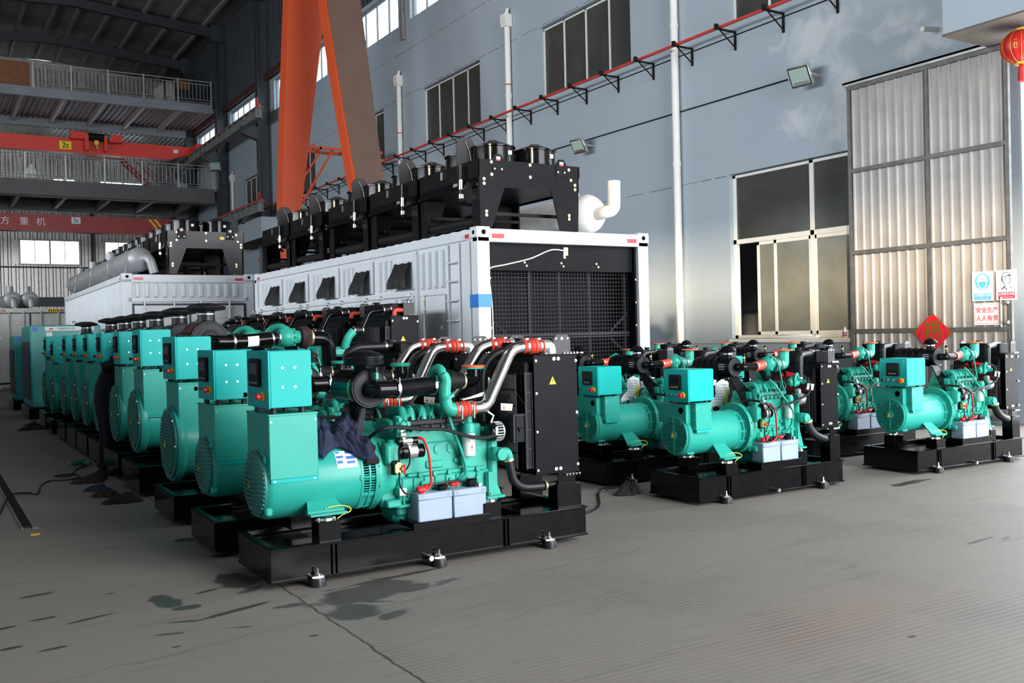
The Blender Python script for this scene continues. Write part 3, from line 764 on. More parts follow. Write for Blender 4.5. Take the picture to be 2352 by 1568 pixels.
        lb = MB(); lb.prism([(1.80, 1.06), (1.895, 1.05), (1.905, 1.10), (1.80, 1.112)], 'y', .08, .083); lb.m(1).prism([(1.815, 1.088), (1.838, 1.088), (1.826, 1.107)], 'y', .0785, .08); lb.prism([(1.86, 1.06), (1.883, 1.06), (1.871, 1.08)], 'y', .0785, .08); lb.m(2).cyl((1.826, .0795, 1.075), (1.826, .0785, 1.075), .010, n=14); wl = lb.build('warning_plate', ['paper', 'warn_yellow', 'refl_red'], t)
        if kind == 'A':
            # steel charge-air pipes with red silicone couplings
            for (yy, pts, lab) in ((.10, [(1.55, .09, 1.088), (1.675, .09, 1.088), (1.895, .07, 1.515), (2.03, .08, 1.53)], 1), (.62, [(1.60, .52, 1.14), (1.71, .58, 1.22), (1.955, .66, 1.515), (2.07, .66, 1.545)], 0)):
                p = MB(); p.tube(bend(pts, .09, 8), .047, 20); cp = p.build('charge_air_pipe', 'steel', t)
                x0, y0_, z0_ = (2.0, .08, 1.53) if lab else (2.05, .66, 1.54)
                h = MB(); h.lathe([(0, .053), (.012, .058), (.02, .052), (.05, .052), (.055, .056), (.075, .064), (.09, .056), (.105, .064), (.12, .056), (.13, .052), (.165, .052), (.17, .058), (.18, .053)], (x0, y0_, z0_), (1,0,0), 22); hc = h.build('silicone_coupling', 'red_hose', t)
                k = MB(); k.cyl((x0+.025, y0_, z0_), (x0+.045, y0_, z0_), .055, n=20); k.cyl((x0+.138, y0_, z0_), (x0+.158, y0_, z0_), .055, n=20); k.box(x0+.02, x0+.05, y0_-.02, y0_+.02, z0_+.05, z0_+.065, .003); k.box(x0+.13, x0+.16, y0_-.02, y0_+.02, z0_+.05, z0_+.065, .003); k.build('hose_clamp', 'zinc', hc)
                e = MB(); e.tube(bend([(x0+.17, y0_, z0_), (x0+.245, y0_, z0_), (x0+.25, y0_, 1.47)], .06, 7), .05, 18); e.box(x0+.19, x0+.31, y0_-.025, y0_+.07, 1.465, 1.48, .004); e.build('cooler_elbow', 'cast_alu', t)
            h = MB(); h.lathe([(0, .055), (.012, .058), (.03, .054), (.05, .056), (.065, .064), (.08, .056), (.095, .064), (.11, .056), (.13, .054), (.15, .058), (.16, .054)], (1.41, .09, 1.086), (1,0,0), 22); hc = h.build('silicone_coupling', 'red_hose', t)
            k = MB(); k.cyl((1.43, .09, 1.086), (1.45, .09, 1.086), .0575, n=20); k.cyl((1.53, .09, 1.086), (1.55, .09, 1.086), .0575, n=20)
            for x in (1.44, 1.54): k.cyl((x, .03, 1.11), (x, .03, 1.02), .006, n=6)
            k.build('hose_clamp', 'zinc', hc)
            p = MB(); p.tube(bend([(1.86, .46, .95), (1.86, .46, 1.36), (1.95, .44, 1.47), (2.25, .40, 1.54)], .12, 7), .036, 16); p.build('coolant_hose', 'rubber', t)
        else:
            p = MB(); p.tube(bend([(1.80, .42, 1.15), (1.80, .42, 1.46), (1.90, .40, 1.52), (2.36, .36, 1.53)], .14, 7), .045, 16); p.m(1).cyl((2.20, .375, 1.528), (2.22, .375, 1.528), .049, n=18); p.build('coolant_hose', ['rubber', 'zinc'], t)
        p = MB(); p.tube([(1.87, .10, .68), (1.885, .10, .60), (1.915, .10, .51), (2.0, .10, .46), (2.17, .10, .45)], .035, 14, k=6); p.cyl((2.19, .10, .452), (2.42, .12, .458), .022, n=12); p.m(1).cyl((1.868, .10, .69), (1.872, .10, .672), .039, n=16); p.cyl((2.185, .10, .452), (2.20, .10, .452), .038, n=14)
        p.build('lower_coolant_hose', ['rubber', 'yellow_zinc'], t)
    if kind == 'S':
        b = MB(); cx, cz = .70, 1.25; y0 = .235
        pr = [(y0, .02), (y0, .094), (y0+.02, .096), (y0+.16, .096)]
        for i in range(4): q = y0+.16+i*.085; pr += [(q, .096), (q+.012, .108), (q+.03, .108), (q+.042, .100), (q+.075, .100)]
        pr += [(y0+.52, .09), (y0+.53, .04)]
        b.lathe(pr, (cx, 0, cz), (0,1,0), 30); ac = b.build('air_filter_housing', 'black_satin', t)
        s = MB()
        for i in range(3):
            rows = [[(cx+math.cos(R(a))*.097, yy, cz+math.sin(R(a))*.097) for a in range(160+i*14, 168+i*14, 3)] for yy in (y0+.05, y0+.13)]
            s.sheet(rows)
        s.build('filter_print', 'grey_print', ac)
        MB().lathe([(y0-.002, .092), (y0-.006, .088), (y0-.006, .05)], (cx, 0, cz), (0,1,0), 30).build('filter_cover', 'black_powder', ac)
        c = MB(); o = (.665, .30, 0); c.lathe([(1.33, .045), (1.40, .042), (1.40, .075), (1.412, .08), (1.43, .068), (1.452, .045), (1.465, .01)], o, (0,0,1), 26); c.m(1).lathe([(1.375, .047), (1.388, .047)], o, (0,0,1), 22); c.build('rain_cap', ['black_satin', 'zinc'], ac)
        v = MB(); v.cyl((.735, .15, 1.26), (.735, .15, 1.38), .014, n=12); v.m(1).cyl((.735, .15, 1.335), (.735, .15, 1.35), .0145, n=12); v.m(2).cyl((.735, .15, 1.305), (.735, .15, 1.33), .0145, n=12); v.build('service_gauge', ['black_gloss', 'warn_yellow', 'spot_green'], ac)
        p = MB(); p.tube(bend([(cx+.01, y0, 1.25), (cx+.01, .15, 1.25), (.90, .15, 1.25)], .07, 8), .038, 18); p.build('intake_pipe', 'black_gloss', t)
        h = MB(); h.tube([(.875, .15, 1.25), (.94, .16, 1.252), (1.03, .18, 1.265)], .046, 18); hc = h.build('silicone_hose', 'red_hose', t)
        k = MB(); k.cyl((.885, .152, 1.25), (.897, .154, 1.25), .049, n=20); k.cyl((1.005, .174, 1.26), (1.017, .176, 1.262), .049, n=20); k.build('hose_clamp', 'zinc', hc)
        u = MB(); u.lathe([(1.03, .045), (1.04, .06), (1.07, .078), (1.10, .07), (1.12, .05), (1.17, .045)], (0, .18, 1.265), (1,0,0), 24)
        for i in range(8): a = 2*PI*i/8; u.cyl((1.075, .18+math.cos(a)*.07, 1.265+math.sin(a)*.07), (1.10, .18+math.cos(a)*.07, 1.265+math.sin(a)*.07), .014, n=8)
        tu = u.build('turbocharger', 'teal_engine', t)
        e = MB(); e.lathe([(1.16, .05), (1.17, .068), (1.21, .072), (1.23, .06), (1.26, .055)], (0, .19, 1.255), (1,0,0), 22); e.m(1).lathe([(1.255, .062), (1.275, .062)], (0, .19, 1.255), (1,0,0), 22); e.build('turbine_housing', ['teal_dark', 'zinc'], tu)
        e = MB(); e.tube(bend([(1.27, .19, 1.255), (1.345, .20, 1.255), (1.345, .20, 1.39)], .07, 8), [.052, .052, .052, .05], 18); e.m(1).lathe([(1.392, .088), (1.402, .09), (1.406, .085)], (1.345, .20, 0), (0,0,1), 24); e.build('exhaust_elbow', ['teal_engine', 'orange_plate'], t)
        br = MB(); br.prism([(.68, 1.16), (.78, 1.16), (.98, .98), (.98, .84), (.90, .84)], 'y', .30, .312); br.box(.60, .82, .26, .40, 1.145, 1.16, .004); br.build('filter_bracket', 'black_gloss', t)
        p = MB(); p.tube(bend([(1.50, .14, 1.10), (1.50, .14, 1.33), (1.55, .16, 1.345), (1.86, .22, 1.36)], .07, 7), .036, 16); p.m(1).cyl((1.50, .14, 1.105), (1.50, .14, 1.12), .04, n=16); p.cyl((1.74, .198, 1.355), (1.755, .2, 1.355), .04, n=16); p.build('coolant_hose', ['rubber', 'zinc'], t)
        p = MB(); p.tube([(1.553, .095, .67), (1.575, .09, .60), (1.63, .08, .535), (1.74, .08, .49), (1.86, .10, .47)], .042, 14, k=6); p.m(1).cyl((1.550, .095, .685), (1.556, .095, .665), .047, n=16); p.build('lower_coolant_hose', ['rubber', 'yellow_zinc'], t)
        f = MB(); f.box(1.38, 1.52, .14, .22, 1.03, 1.10, .02); f.tube([(1.40, .18, 1.07), (1.46, .16, 1.12), (1.54, .16, 1.09), (1.58, .15, 1.06)], .035, 12, k=4); f.tube([(1.42, .13, 1.03), (1.41, .12, 1.11), (1.44, .12, 1.16), (1.46, .12, 1.11)], .012, 8, k=5); f.build('thermostat_housing', 'teal_engine', t)
        lb = MB(); lb.prism([(1.505, 1.0), (1.60, .985), (1.62, 1.045), (1.525, 1.06)], 'y', .06, .063); lb.m(1).prism([(1.52, 1.035), (1.538, 1.035), (1.529, 1.05)], 'y', .0585, .06); lb.prism([(1.575, 1.0), (1.595, 1.0), (1.585, 1.018)], 'y', .0585, .06); lb.build('warning_plate', ['paper', 'warn_yellow'], t)
    if kind == 'B':
        b = MB(); y0 = .16; cx, cz = .80, 1.635
        b.lathe([(y0, .05), (y0-.004, .205), (y0+.01, .215), (y0+.03, .215), (y0+.035, .205), (y0+.55, .205), (y0+.57, .17)], (cx, 0, cz), (0,1,0), 36); ac = b.build('air_filter_housing', 'black_gloss', t)
        r = MB(); r.lathe([(y0-.004, .20), (y0-.014, .19), (y0-.01, .16), (y0-.018, .145), (y0-.012, .105), (y0-.03, .08)], (cx, 0, cz), (0,1,0), 36); r.build('filter_cover', 'black_powder', ac)
        c = MB(); o = (cx+.01, .34, 0); c.lathe([(1.80, .098), (1.95, .092), (1.955, .10), (1.962, .16), (1.972, .205), (1.995, .216), (2.01, .208), (2.03, .15), (2.045, .09), (2.042, .005)], o, (0,0,1), 36); c.m(1).lathe([(1.918, .0985), (1.930, .0985)], o, (0,0,1), 24); c.build('rain_cap', ['rubber', 'zinc'], ac)
        p = MB(); p.tube(bend([(cx, y0-.02, 1.62), (cx+.02, .04, 1.61), (.98, .04, 1.605)], .08, 8), .075, 20); p.tube([(.96, .04, 1.605), (1.2, .06, 1.61), (1.52, .10, 1.635)], .08, 20); ip = p.build('intake_pipe', 'black_gloss', t)
        k = MB(); k.cyl((1.01, .045, 1.606), (1.035, .047, 1.607), .084, n=22); k.cyl((1.46, .095, 1.63), (1.48, .096, 1.632), .084, n=22); k.cyl((1.545, .1, 1.637), (1.56, .1, 1.637), .084, n=22); k.build('hose_clamp', 'zinc', ip)
        q = MB(); rows = [[(x, .062-math.cos(R(a))*.0845+(x-1.2)*.12, 1.61+(x-1.2)*.07+math.sin(R(a))*.0845) for a in range(-45, 50, 12)] for x in (1.17, 1.30)]; q.sheet(rows); q.build('pipe_sticker', 'paper', ip)
        u = MB(); u.lathe([(1.55, .07), (1.58, .10), (1.64, .115), (1.70, .105), (1.73, .08), (1.80, .075)], (0, .12, 1.645), (1,0,0), 26); u.tube([(1.64, .08, 1.73), (1.60, .16, 1.765), (1.54, .26, 1.755), (1.50, .33, 1.70)], .042, 14, k=5); u.tube([(1.24, .40, 1.60), (1.28, .38, 1.685), (1.36, .36, 1.69), (1.42, .36, 1.63)], .032, 12, k=5)
        for i in range(10): a = 2*PI*i/10; u.cyl((1.72, .12+math.cos(a)*.095, 1.645+math.sin(a)*.095), (1.745, .12+math.cos(a)*.095, 1.645+math.sin(a)*.095), .012, n=8)
        tu = u.build('turbocharger', 'teal_engine', t)
        e = MB(); e.lathe([(1.80, .08), (1.82, .125), (1.88, .135), (1.92, .11), (1.94, .09)], (0, .13, 1.64), (1,0,0), 24); e.build('turbine_housing', 'cloth_rust', tu)
        e = MB(); e.tube(bend([(1.93, .13, 1.63), (2.16, .14, 1.62), (2.18, .16, 1.30)], .18, 9), .085, 22); e.m(1).lathe([(1.935, .09), (1.96, .092)], (0, .13, 1.635), (1,0,0), 22); e.build('exhaust_elbow', ['black_gloss', 'yellow_zinc'], t)
        s = MB(); s.box(2.20, 2.62, .12, .40, 1.40, 1.52, .03); s.tube([(2.36, .14, 1.50), (2.40, .12, 1.62), (2.47, .12, 1.70)], .05, 14, k=4); s.tube(bend([(2.22, .10, 1.22), (2.46, .10, 1.24), (2.50, .10, 1.46)], .14, 8), [.08, .085, .09, .09], 18); s.lathe([(1.46, .10), (1.49, .10)], (2.50, .10, 0), (0,0,1), 22); s.build('coolant_manifold', 'teal_engine', t)
        p = MB(); p.tube(bend([(2.44, .14, 1.71), (2.58, .14, 1.71), (2.70, .16, 1.93), (3.0, .18, 1.965)], .05, 6), .034, 14); p.build('coolant_pipe', 'black_gloss', t)
        k = MB(); k.cyl((2.48, .14, 1.71), (2.60, .14, 1.71), .047, n=16); k.cyl((2.87, .175, 1.95), (2.99, .18, 1.96), .05, n=16); k.m(1)
        for x, z in ((2.485, 1.71), (2.59, 1.71)): k.cyl((x-.006, .14, z), (x+.006, .14, z), .05, n=16); 
        k.cyl((2.875, .175, 1.95), (2.887, .175, 1.95), .053, n=16); k.cyl((2.97, .179, 1.96), (2.982, .179, 1.96), .053, n=16)
        k.build('rubber_sleeve', ['rubber', 'zinc'], t)
        h = MB(); h.tube(bend([(2.99, .08, 1.86), (2.99, .08, 1.945), (3.13, .09, 1.945)], .06, 7), .028, 14); h.build('silicone_hose', 'red_hose', t)
        z = MB(); 
        for yy in (.06, .95): z.lathe([(0, .008), (.02, .008)], (3.2, yy, 2.07), (0,0,1), 8); z.tube([(3.2+.028*math.cos(R(a)), yy, 2.118+.028*math.sin(R(a))) for a in range(-90, 271, 30)], .008, 8)
        z.build('eye_bolt', 'zinc', t)
    return t

KIND = dict(
 A=dict(alt='cap', L=2.52, W=.78, bz0=.045, bz1=.27, feet=(.30, 1.20, 2.14), stiff=(.44, 1.79), drain=1.13, R=.252, az=.655, yc=.39, ax0=.03, xv=.70, xf_=.82, mx=.41, mt=.455,
        tb=(.05, .385, .138, .64, .70, 1.135), cb=(.04, .335, .10, .57, 1.178, 1.555), xf=(.915, .055, 1, 0, 1, 0), batt=(1.08, 1.64, .045, .24, .305, .51, .27), rad=(2.08, 2.485, .05, .73, .545, 1.465, 1.56), lug=1.615, dx=0),
 C=dict(fo=-.06, alt='disc', L=2.70, W=.90, bz0=.045, bz1=.27, feet=(.30, 1.20, 2.14), stiff=(.44, 1.79), R=.305, az=.69, yc=.45, ax0=.05, xv=.66, xf_=.80, mx=.45, mt=.44,
        tb=(.10, .42, .20, .70, .77, 1.255), cb=(.08, .40, .20, .72, 1.285, 1.67), xf=(.97, .035, 1.0, .06, 1.05, .0), batt=None, rad=(2.22, 2.62, .06, .84, .56, 1.465, 1.56), lug=1.585, dx=.22),
 S=dict(alt='louver', L=1.98, W=.74, bz0=.03, bz1=.255, feet=(.30, 1.63), stiff=(.38, 1.40), drain=.98, R=.198, az=.625, yc=.37, ax0=.03, xv=.69, xf_=.79, mx=.43, mt=.405, wide=True,
        tb=(.085, .285, .135, .60, .68, .935), cb=(-.02, .30, .12, .46, .955, 1.255), xf=(.663, .237, .95, 0, .95, .02), batt=(.86, 1.36, .04, .20, .315, .51, .25), rad=(1.69, 1.955, .04, .70, .60, 1.255, 1.375), lug=1.415),
 B=dict(fo=-.06, alt='disc', L=3.42, W=1.10, bz0=.05, bz1=.32, feet=(.3, 1.7, 3.1), stiff=(.6, 2.4), R=.31, az=.765, yc=.55, ax0=.05, xv=.85, xf_=1.02, mx=.60, mt=.46,
        tb=(.10, .40, .22, .75, .84, 1.335), cb=(.07, .385, .17, .60, 1.37, 1.76), xf=(1.42, -.13, 1.35, .02, 1.20, -.02), batt=None, rad=(2.93, 3.30, .05, 1.05, .60, 1.88, 2.03), lug=2.075),
)
# ------------------------------------------------------------------ floor, walls, roof
def mapped_noise(nt, vec, scale, detail=5, dist=0.0):
    n = nt.nodes.new('ShaderNodeTexNoise'); n.inputs['Scale'].default_value = scale; n.inputs['Detail'].default_value = detail; n.inputs['Distortion'].default_value = dist
    nt.links.new(vec, n.inputs['Vector']); return n.outputs['Fac']
def math_(nt, op, a, b=None, c=None, clamp=False):
    n = nt.nodes.new('ShaderNodeMath'); n.operation = op; n.use_clamp = clamp
    for i, v in enumerate((a, b, c)):
        if v is None: continue
        if isinstance(v, (int, float)): n.inputs[i].default_value = v
        else: nt.links.new(v, n.inputs[i])
    return n.outputs[0]
def mixc(nt, f, a, b):
    n = nt.nodes.new('ShaderNodeMix'); n.data_type = 'RGBA'
    for i, v in ((0, f), (6, a), (7, b)):
        if isinstance(v, tuple): n.inputs[i].default_value = (*v, 1)
        elif isinstance(v, (int, float)): n.inputs[i].default_value = v
        else: nt.links.new(v, n.inputs[i])
    return n.outputs[2]
def ellipse(nt, x, y, cx, cy, rx, ry, rot=0):
    ca, sa = math.cos(rot), math.sin(rot)
    dx = math_(nt, 'SUBTRACT', x, cx); dy = math_(nt, 'SUBTRACT', y, cy)
    u = math_(nt, 'ADD', math_(nt, 'MULTIPLY', dx, ca/rx), math_(nt, 'MULTIPLY', dy, sa/rx))
    v = math_(nt, 'ADD', math_(nt, 'MULTIPLY', dx, -sa/ry), math_(nt, 'MULTIPLY', dy, ca/ry))
    d = math_(nt, 'SQRT', math_(nt, 'ADD', math_(nt, 'MULTIPLY', u, u), math_(nt, 'MULTIPLY', v, v)))
    return math_(nt, 'SUBTRACT', 1.0, d, clamp=False)
def floor_material():
    m, nt, b = nt_new('concrete_floor'); MATS['concrete_floor'] = m
    tc = nt.nodes.new('ShaderNodeTexCoord'); V = tc.outputs['Object']
    sp = nt.nodes.new('ShaderNodeSeparateXYZ'); nt.links.new(V, sp.inputs[0]); x, y = sp.outputs[0], sp.outputs[1]
    n1 = mapped_noise(nt, V, .55, 6); n2 = mapped_noise(nt, V, 5, 8); n3 = mapped_noise(nt, V, 45, 4)
    base = mixc(nt, n1, (.168, .150, .131), (.222, .201, .178))
    base = mixc(nt, math_(nt, 'MULTIPLY', n2, .35), base, (.135, .122, .110))
    base = mixc(nt, math_(nt, 'MULTIPLY', n3, .22), base, (.26, .24, .22))
    # long scuffs running along X
    mp = nt.nodes.new('ShaderNodeMapping'); mp.inputs['Scale'].default_value = (.8, 7, 1); nt.links.new(V, mp.inputs['Vector'])
    sc = mapped_noise(nt, mp.outputs[0], 1.6, 6, .4)
    scm = math_(nt, 'MULTIPLY', math_(nt, 'GREATER_THAN', sc, .62), .0)
    rmp = nt.nodes.new('ShaderNodeMapRange'); rmp.inputs['From Min'].default_value = .58; rmp.inputs['From Max'].default_value = .78; nt.links.new(sc, rmp.inputs['Value'])
    base = mixc(nt, math_(nt, 'MULTIPLY', rmp.outputs[0], .45), base, (.09, .08, .072))
    # broom-finish grooves on the slab right of the joint
    wv = math_(nt, 'SINE', math_(nt, 'MULTIPLY', math_(nt, 'ADD', y, math_(nt, 'MULTIPLY', x, .03)), 2*PI/.045))
    right = math_(nt, 'GREATER_THAN', x, 1.97)
    patch = nt.nodes.new('ShaderNodeMapRange'); patch.inputs['From Min'].default_value = .48; patch.inputs['From Max'].default_value = .66
    nt.links.new(mapped_noise(nt, V, .9, 4), patch.inputs['Value'])
    gr = math_(nt, 'MULTIPLY', math_(nt, 'MULTIPLY', math_(nt, 'GREATER_THAN', wv, .35), right), math_(nt, 'MULTIPLY', patch.outputs[0], .75))
    base = mixc(nt, gr, base, (.10, .092, .085))
    # oil and water stains with ragged edges
    rag = math_(nt, 'MULTIPLY', math_(nt, 'SUBTRACT', mapped_noise(nt, V, 4.5, 9, .6), .5), 3.2)
    tot = None
    for (cx, cy, rx, ry, ro) in ((2.40, 5.72, .46, .26, .2), (2.15, 5.38, .2, .22, .4), (2.72, 5.62, .30, .07, .15), (2.30, 5.15, .14, .08, .5), (1.80, 6.5, .17, .32, 0), (1.9, 7.35, .10, .07, 0), (1.80, 8.12, .12, .10, 0), (1.26, 6.28, .10, .20, .1), (1.33, 6.05, .09, .06, 0), (1.53, 6.37, .12, .03, .3), (1.57, 5.81, .30, .028, .3), (1.88, 5.72, .13, .05, .1), (.60, 6.95, .13, .035, .2), (1.0, 6.7, .05, .02, .1), (.57, 6.33, .10, .03, .1), (.82, 6.17, .14, .02, .3), (.36, 6.26, .08, .022, .2), (1.25, 5.77, .12, .022, -.3), (1.5, 5.46, .14, .02, -.4), (1.14, 5.57, .09, .018, -.3), (.36, 5.82, .07, .03, .1), (.56, 5.68, .10, .03, .1), (1.12, 5.32, .03, .015, 0), (1.79, 5.06, .03, .02, 0), (6.93, 4.21, .10, .03, .3), (6.7, 4.28, .25, .02, .1), (4.37, 3.18, .03, .02, 0), (6.1, 7.95, .22, .10, 0), (2.6, 5.95, .6, .04, .12), (8.6, 6.25, .4, .08, .1)):
        e = math_(nt, 'ADD', ellipse(nt, x, y, cx, cy, rx, ry, ro), math_(nt, 'MULTIPLY', rag, .55))
        tot = e if tot is None else math_(nt, 'MAXIMUM', tot, e)
    st = nt.nodes.new('ShaderNodeMapRange'); st.inputs['From Min'].default_value = .08; st.inputs['From Max'].default_value = .30; nt.links.new(tot, st.inputs['Value'])
    base = mixc(nt, math_(nt, 'MULTIPLY', st.outputs[0], .88), base, (.036, .034, .030))
    # rust tint patch
    e = math_(nt, 'ADD', ellipse(nt, x, y, 4.3, 3.6, 1.2, .5, .2), math_(nt, 'MULTIPLY', rag, .3))
    rs = nt.nodes.new('ShaderNodeMapRange'); rs.inputs['From Max'].default_value = .9; nt.links.new(e, rs.inputs['Value'])
    base = mixc(nt, math_(nt, 'MULTIPLY', rs.outputs[0], .3), base, (.26, .16, .11))
    # saw joint along Y and the thin cross cracks
    jw = math_(nt, 'ADD', x, math_(nt, 'MULTIPLY', math_(nt, 'SUBTRACT', mapped_noise(nt, V, 6, 5), .5), .05))
    j1 = math_(nt, 'LESS_THAN', math_(nt, 'ABSOLUTE', math_(nt, 'SUBTRACT', jw, 1.975)), .008)
    base = mixc(nt, math_(nt, 'MULTIPLY', j1, .8), base, (.03, .028, .026))
    cr = math_(nt, 'ADD', y, math_(nt, 'MULTIPLY', math_(nt, 'SUBTRACT', mapped_noise(nt, V, 2.2, 6), .5), .35))
    cr = math_(nt, 'ADD', cr, math_(nt, 'MULTIPLY', x, -.12))
    c1 = math_(nt, 'LESS_THAN', math_(nt, 'ABSOLUTE', math_(nt, 'SUBTRACT', cr, 5.08)), .006)
    c2 = math_(nt, 'LESS_THAN', math_(nt, 'ABSOLUTE', math_(nt, 'SUBTRACT', cr, 4.35)), .004)
    base = mixc(nt, math_(nt, 'MULTIPLY', math_(nt, 'MAXIMUM', c1, c2), .45), base, (.06, .055, .05))
    nt.links.new(base, b.inputs['Base Color'])
    rr = nt.nodes.new('ShaderNodeMapRange'); rr.inputs['To Min'].default_value = .62; rr.inputs['To Max'].default_value = .38; nt.links.new(st.outputs[0], rr.inputs['Value']); nt.links.new(rr.outputs[0], b.inputs['Roughness'])
    b.inputs['Specular IOR Level'].default_value = .35
    bp = nt.nodes.new('ShaderNodeBump'); bp.inputs['Strength'].default_value = .25; bp.inputs['Distance'].default_value = .004
    nt.links.new(math_(nt, 'ADD', math_(nt, 'MULTIPLY', wv, math_(nt, 'MULTIPLY', right, .3)), n2), bp.inputs['Height']); nt.links.new(bp.outputs[0], b.inputs['Normal'])
def wall_material():
    m, nt, b = nt_new('wall_paint'); MATS['wall_paint'] = m
    tc = nt.nodes.new('ShaderNodeTexCoord'); V = tc.outputs['Object']
    sp = nt.nodes.new('ShaderNodeSeparateXYZ'); nt.links.new(V, sp.inputs[0]); y, z = sp.outputs[1], sp.outputs[2]
    n1 = mapped_noise(nt, V, .35, 6); n2 = mapped_noise(nt, V, 3, 8)
    base = mixc(nt, n1, (.31, .375, .435), (.38, .445, .50)); base = mixc(nt, math_(nt, 'MULTIPLY', n2, .25), base, (.31, .35, .39))
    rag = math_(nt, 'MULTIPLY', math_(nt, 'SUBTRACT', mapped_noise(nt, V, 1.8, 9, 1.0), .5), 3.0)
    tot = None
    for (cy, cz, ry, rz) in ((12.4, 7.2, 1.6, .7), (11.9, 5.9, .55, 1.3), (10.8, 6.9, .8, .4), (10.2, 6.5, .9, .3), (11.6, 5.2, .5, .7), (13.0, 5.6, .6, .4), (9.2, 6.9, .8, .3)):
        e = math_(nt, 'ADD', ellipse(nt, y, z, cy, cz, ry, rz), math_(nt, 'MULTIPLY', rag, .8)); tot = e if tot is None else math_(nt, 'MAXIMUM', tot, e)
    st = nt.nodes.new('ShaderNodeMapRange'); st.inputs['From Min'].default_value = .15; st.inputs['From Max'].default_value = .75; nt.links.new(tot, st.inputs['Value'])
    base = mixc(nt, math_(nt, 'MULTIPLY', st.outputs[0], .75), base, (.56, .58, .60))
    nt.links.new(base, b.inputs['Base Color']); b.inputs['Roughness'].default_value = .55; b.inputs['Specular IOR Level'].default_value = .4
floor_material(); wall_material()
struct(MB().add([(-22, -40, 0), (20, -40, 0), (20, 72, 0), (-22, 72, 0)], [(0,1,2,3)]).build('floor', 'concrete_floor', smooth=False))
WX = 14.7
HOLES = [(2.6, 8.56, 0, 5.85), (10.3, 14.93, 1.40, 4.88)]
UPW = [(10.85, 14.8), (18.12, 22.05), (25.4, 29.32), (32.55, 36.5), (39.85, 43.75), (47.05, 50.6)]
HIW = [(23.9, 30.15), (31.1, 37.5), (38.15, 45.2), (46.5, 52.9), (54.3, 60.2)]
HOLES += [(a, b, 8.05, 10.0) for a, b in UPW]+[(a, b, 12.6, 14.07) for a, b in HIW]
def holed_wall(name, y0, y1, z0, z1, holes, m, x=WX, th=.28):
    b = MB(); ys = sorted({y0, y1, *[h[0] for h in holes], *[h[1] for h in holes]}); zs = sorted({z0, z1, *[h[2] for h in holes], *[h[3] for h in holes]})
    for i in range(len(ys)-1):
        for j in range(len(zs)-1):
            a, c, d, e = ys[i], ys[i+1], zs[j], zs[j+1]
            if any(h[0] <= a+1e-6 and c <= h[1]+1e-6 and h[2] <= d+1e-6 and e <= h[3]+1e-6 for h in holes): continue
            for xx in (x, x+th): b.add([(xx, a, d), (xx, c, d), (xx, c, e), (xx, a, e)], [(0,1,2,3)])
    for (a, c, d, e) in holes:
        b.add([(x, a, d), (x+th, a, d), (x+th, a, e), (x, a, e)], [(0,1,2,3)]); b.add([(x, c, d), (x+th, c, d), (x+th, c, e), (x, c, e)], [(0,1,2,3)])
        b.add([(x, a, d), (x+th, a, d), (x+th, c, d), (x, c, d)], [(0,1,2,3)]); b.add([(x, a, e), (x+th, a, e), (x+th, c, e), (x, c, e)], [(0,1,2,3)])
    return struct(b.build(name, m, smooth=False))
holed_wall('wall_right', -14, 68, 0, 14.2, HOLES, 'wall_paint')
b = MB()
for i in range(120):
    y = 22+i*.342; b.prism([(WX+.03, y), (WX-.02, y+.04), (WX-.02, y+.16), (WX+.03, y+.20)], 'z', 14.2, 19.2)
b.add([(WX+.03, -14, 14.2), (WX+.03, 68, 14.2), (WX+.03, 68, 19.4), (WX+.03, -14, 19.4)], [(0,1,2,3)])
struct(b.build('wall_right_upper', 'col_dark', smooth=False))
b = MB(); b.box(20.5, 20.7, 9.0, 68, 0, 11.9); b.box(14.98, 20.7, 9.0, 68, 11.7, 11.9); b.box(14.98, 20.7, 9.0, 9.2, 0, 11.7); b.box(14.98, 20.7, 67.8, 68, 0, 11.7); b.box(14.98, 20.7, 9.2, 67.8, 5.6, 5.8)
struct(b.build('wall_outer', 'annex', smooth=False))
# things glimpsed through the sliding window: an orange machine and a lit strip
for k, (yy, zz) in enumerate(((19.2, 9.2), (27.2, 9.3), (12.2, 4.3))):
    l = MB(); l.box(18.0, 18.05, yy, yy+1.3, zz, zz+.03); o = l.build('strip_lamp', 'orange_plate')
    tag(o, ('orange strip lamp behind the dusty upper window above the large floodlit wall', 'orange strip lamp behind the upper window beside the tall white downpipe', 'orange strip lamp behind the big lower window pane')[k], 'lamp')
# windows
def window(n, y0, y1, z0, z1, splits, gl, fm, fw=.05, x=WX+.12, sash=None):
    f = MB(); f.box(x, x+.06, y0, y0+fw, z0, z1); f.box(x, x+.06, y1-fw, y1, z0, z1); f.box(x, x+.06, y0, y1, z0, z0+fw); f.box(x, x+.06, y0, y1, z1-fw, z1)
    for s in splits: f.box(x, x+.06, s-fw/2, s+fw/2, z0, z1)
    o = struct(f.build('window_%d' % n, fm, smooth=False))
    g = MB(); g.box(x+.025, x+.035, y0+fw*.5, y1-fw*.5, z0+fw*.5, z1-fw*.5); g.build('window_glass', gl, o, smooth=False)
    return o
n = 1
for (a, c) in UPW:
    window(n, a, c, 8.05, 9.97, [a+(c-a)*q for q in (.25, .5, .75)], 'glass_dusty', 'frame_white', .045); n += 1
for (a, c) in HIW:
    k = max(2, round((c-a)/1.08)); window(n, a, c, 12.6, 14.07, [a+(c-a)*i/k for i in range(1, k)], 'glass_clear', 'frame_dark', .05); n += 1
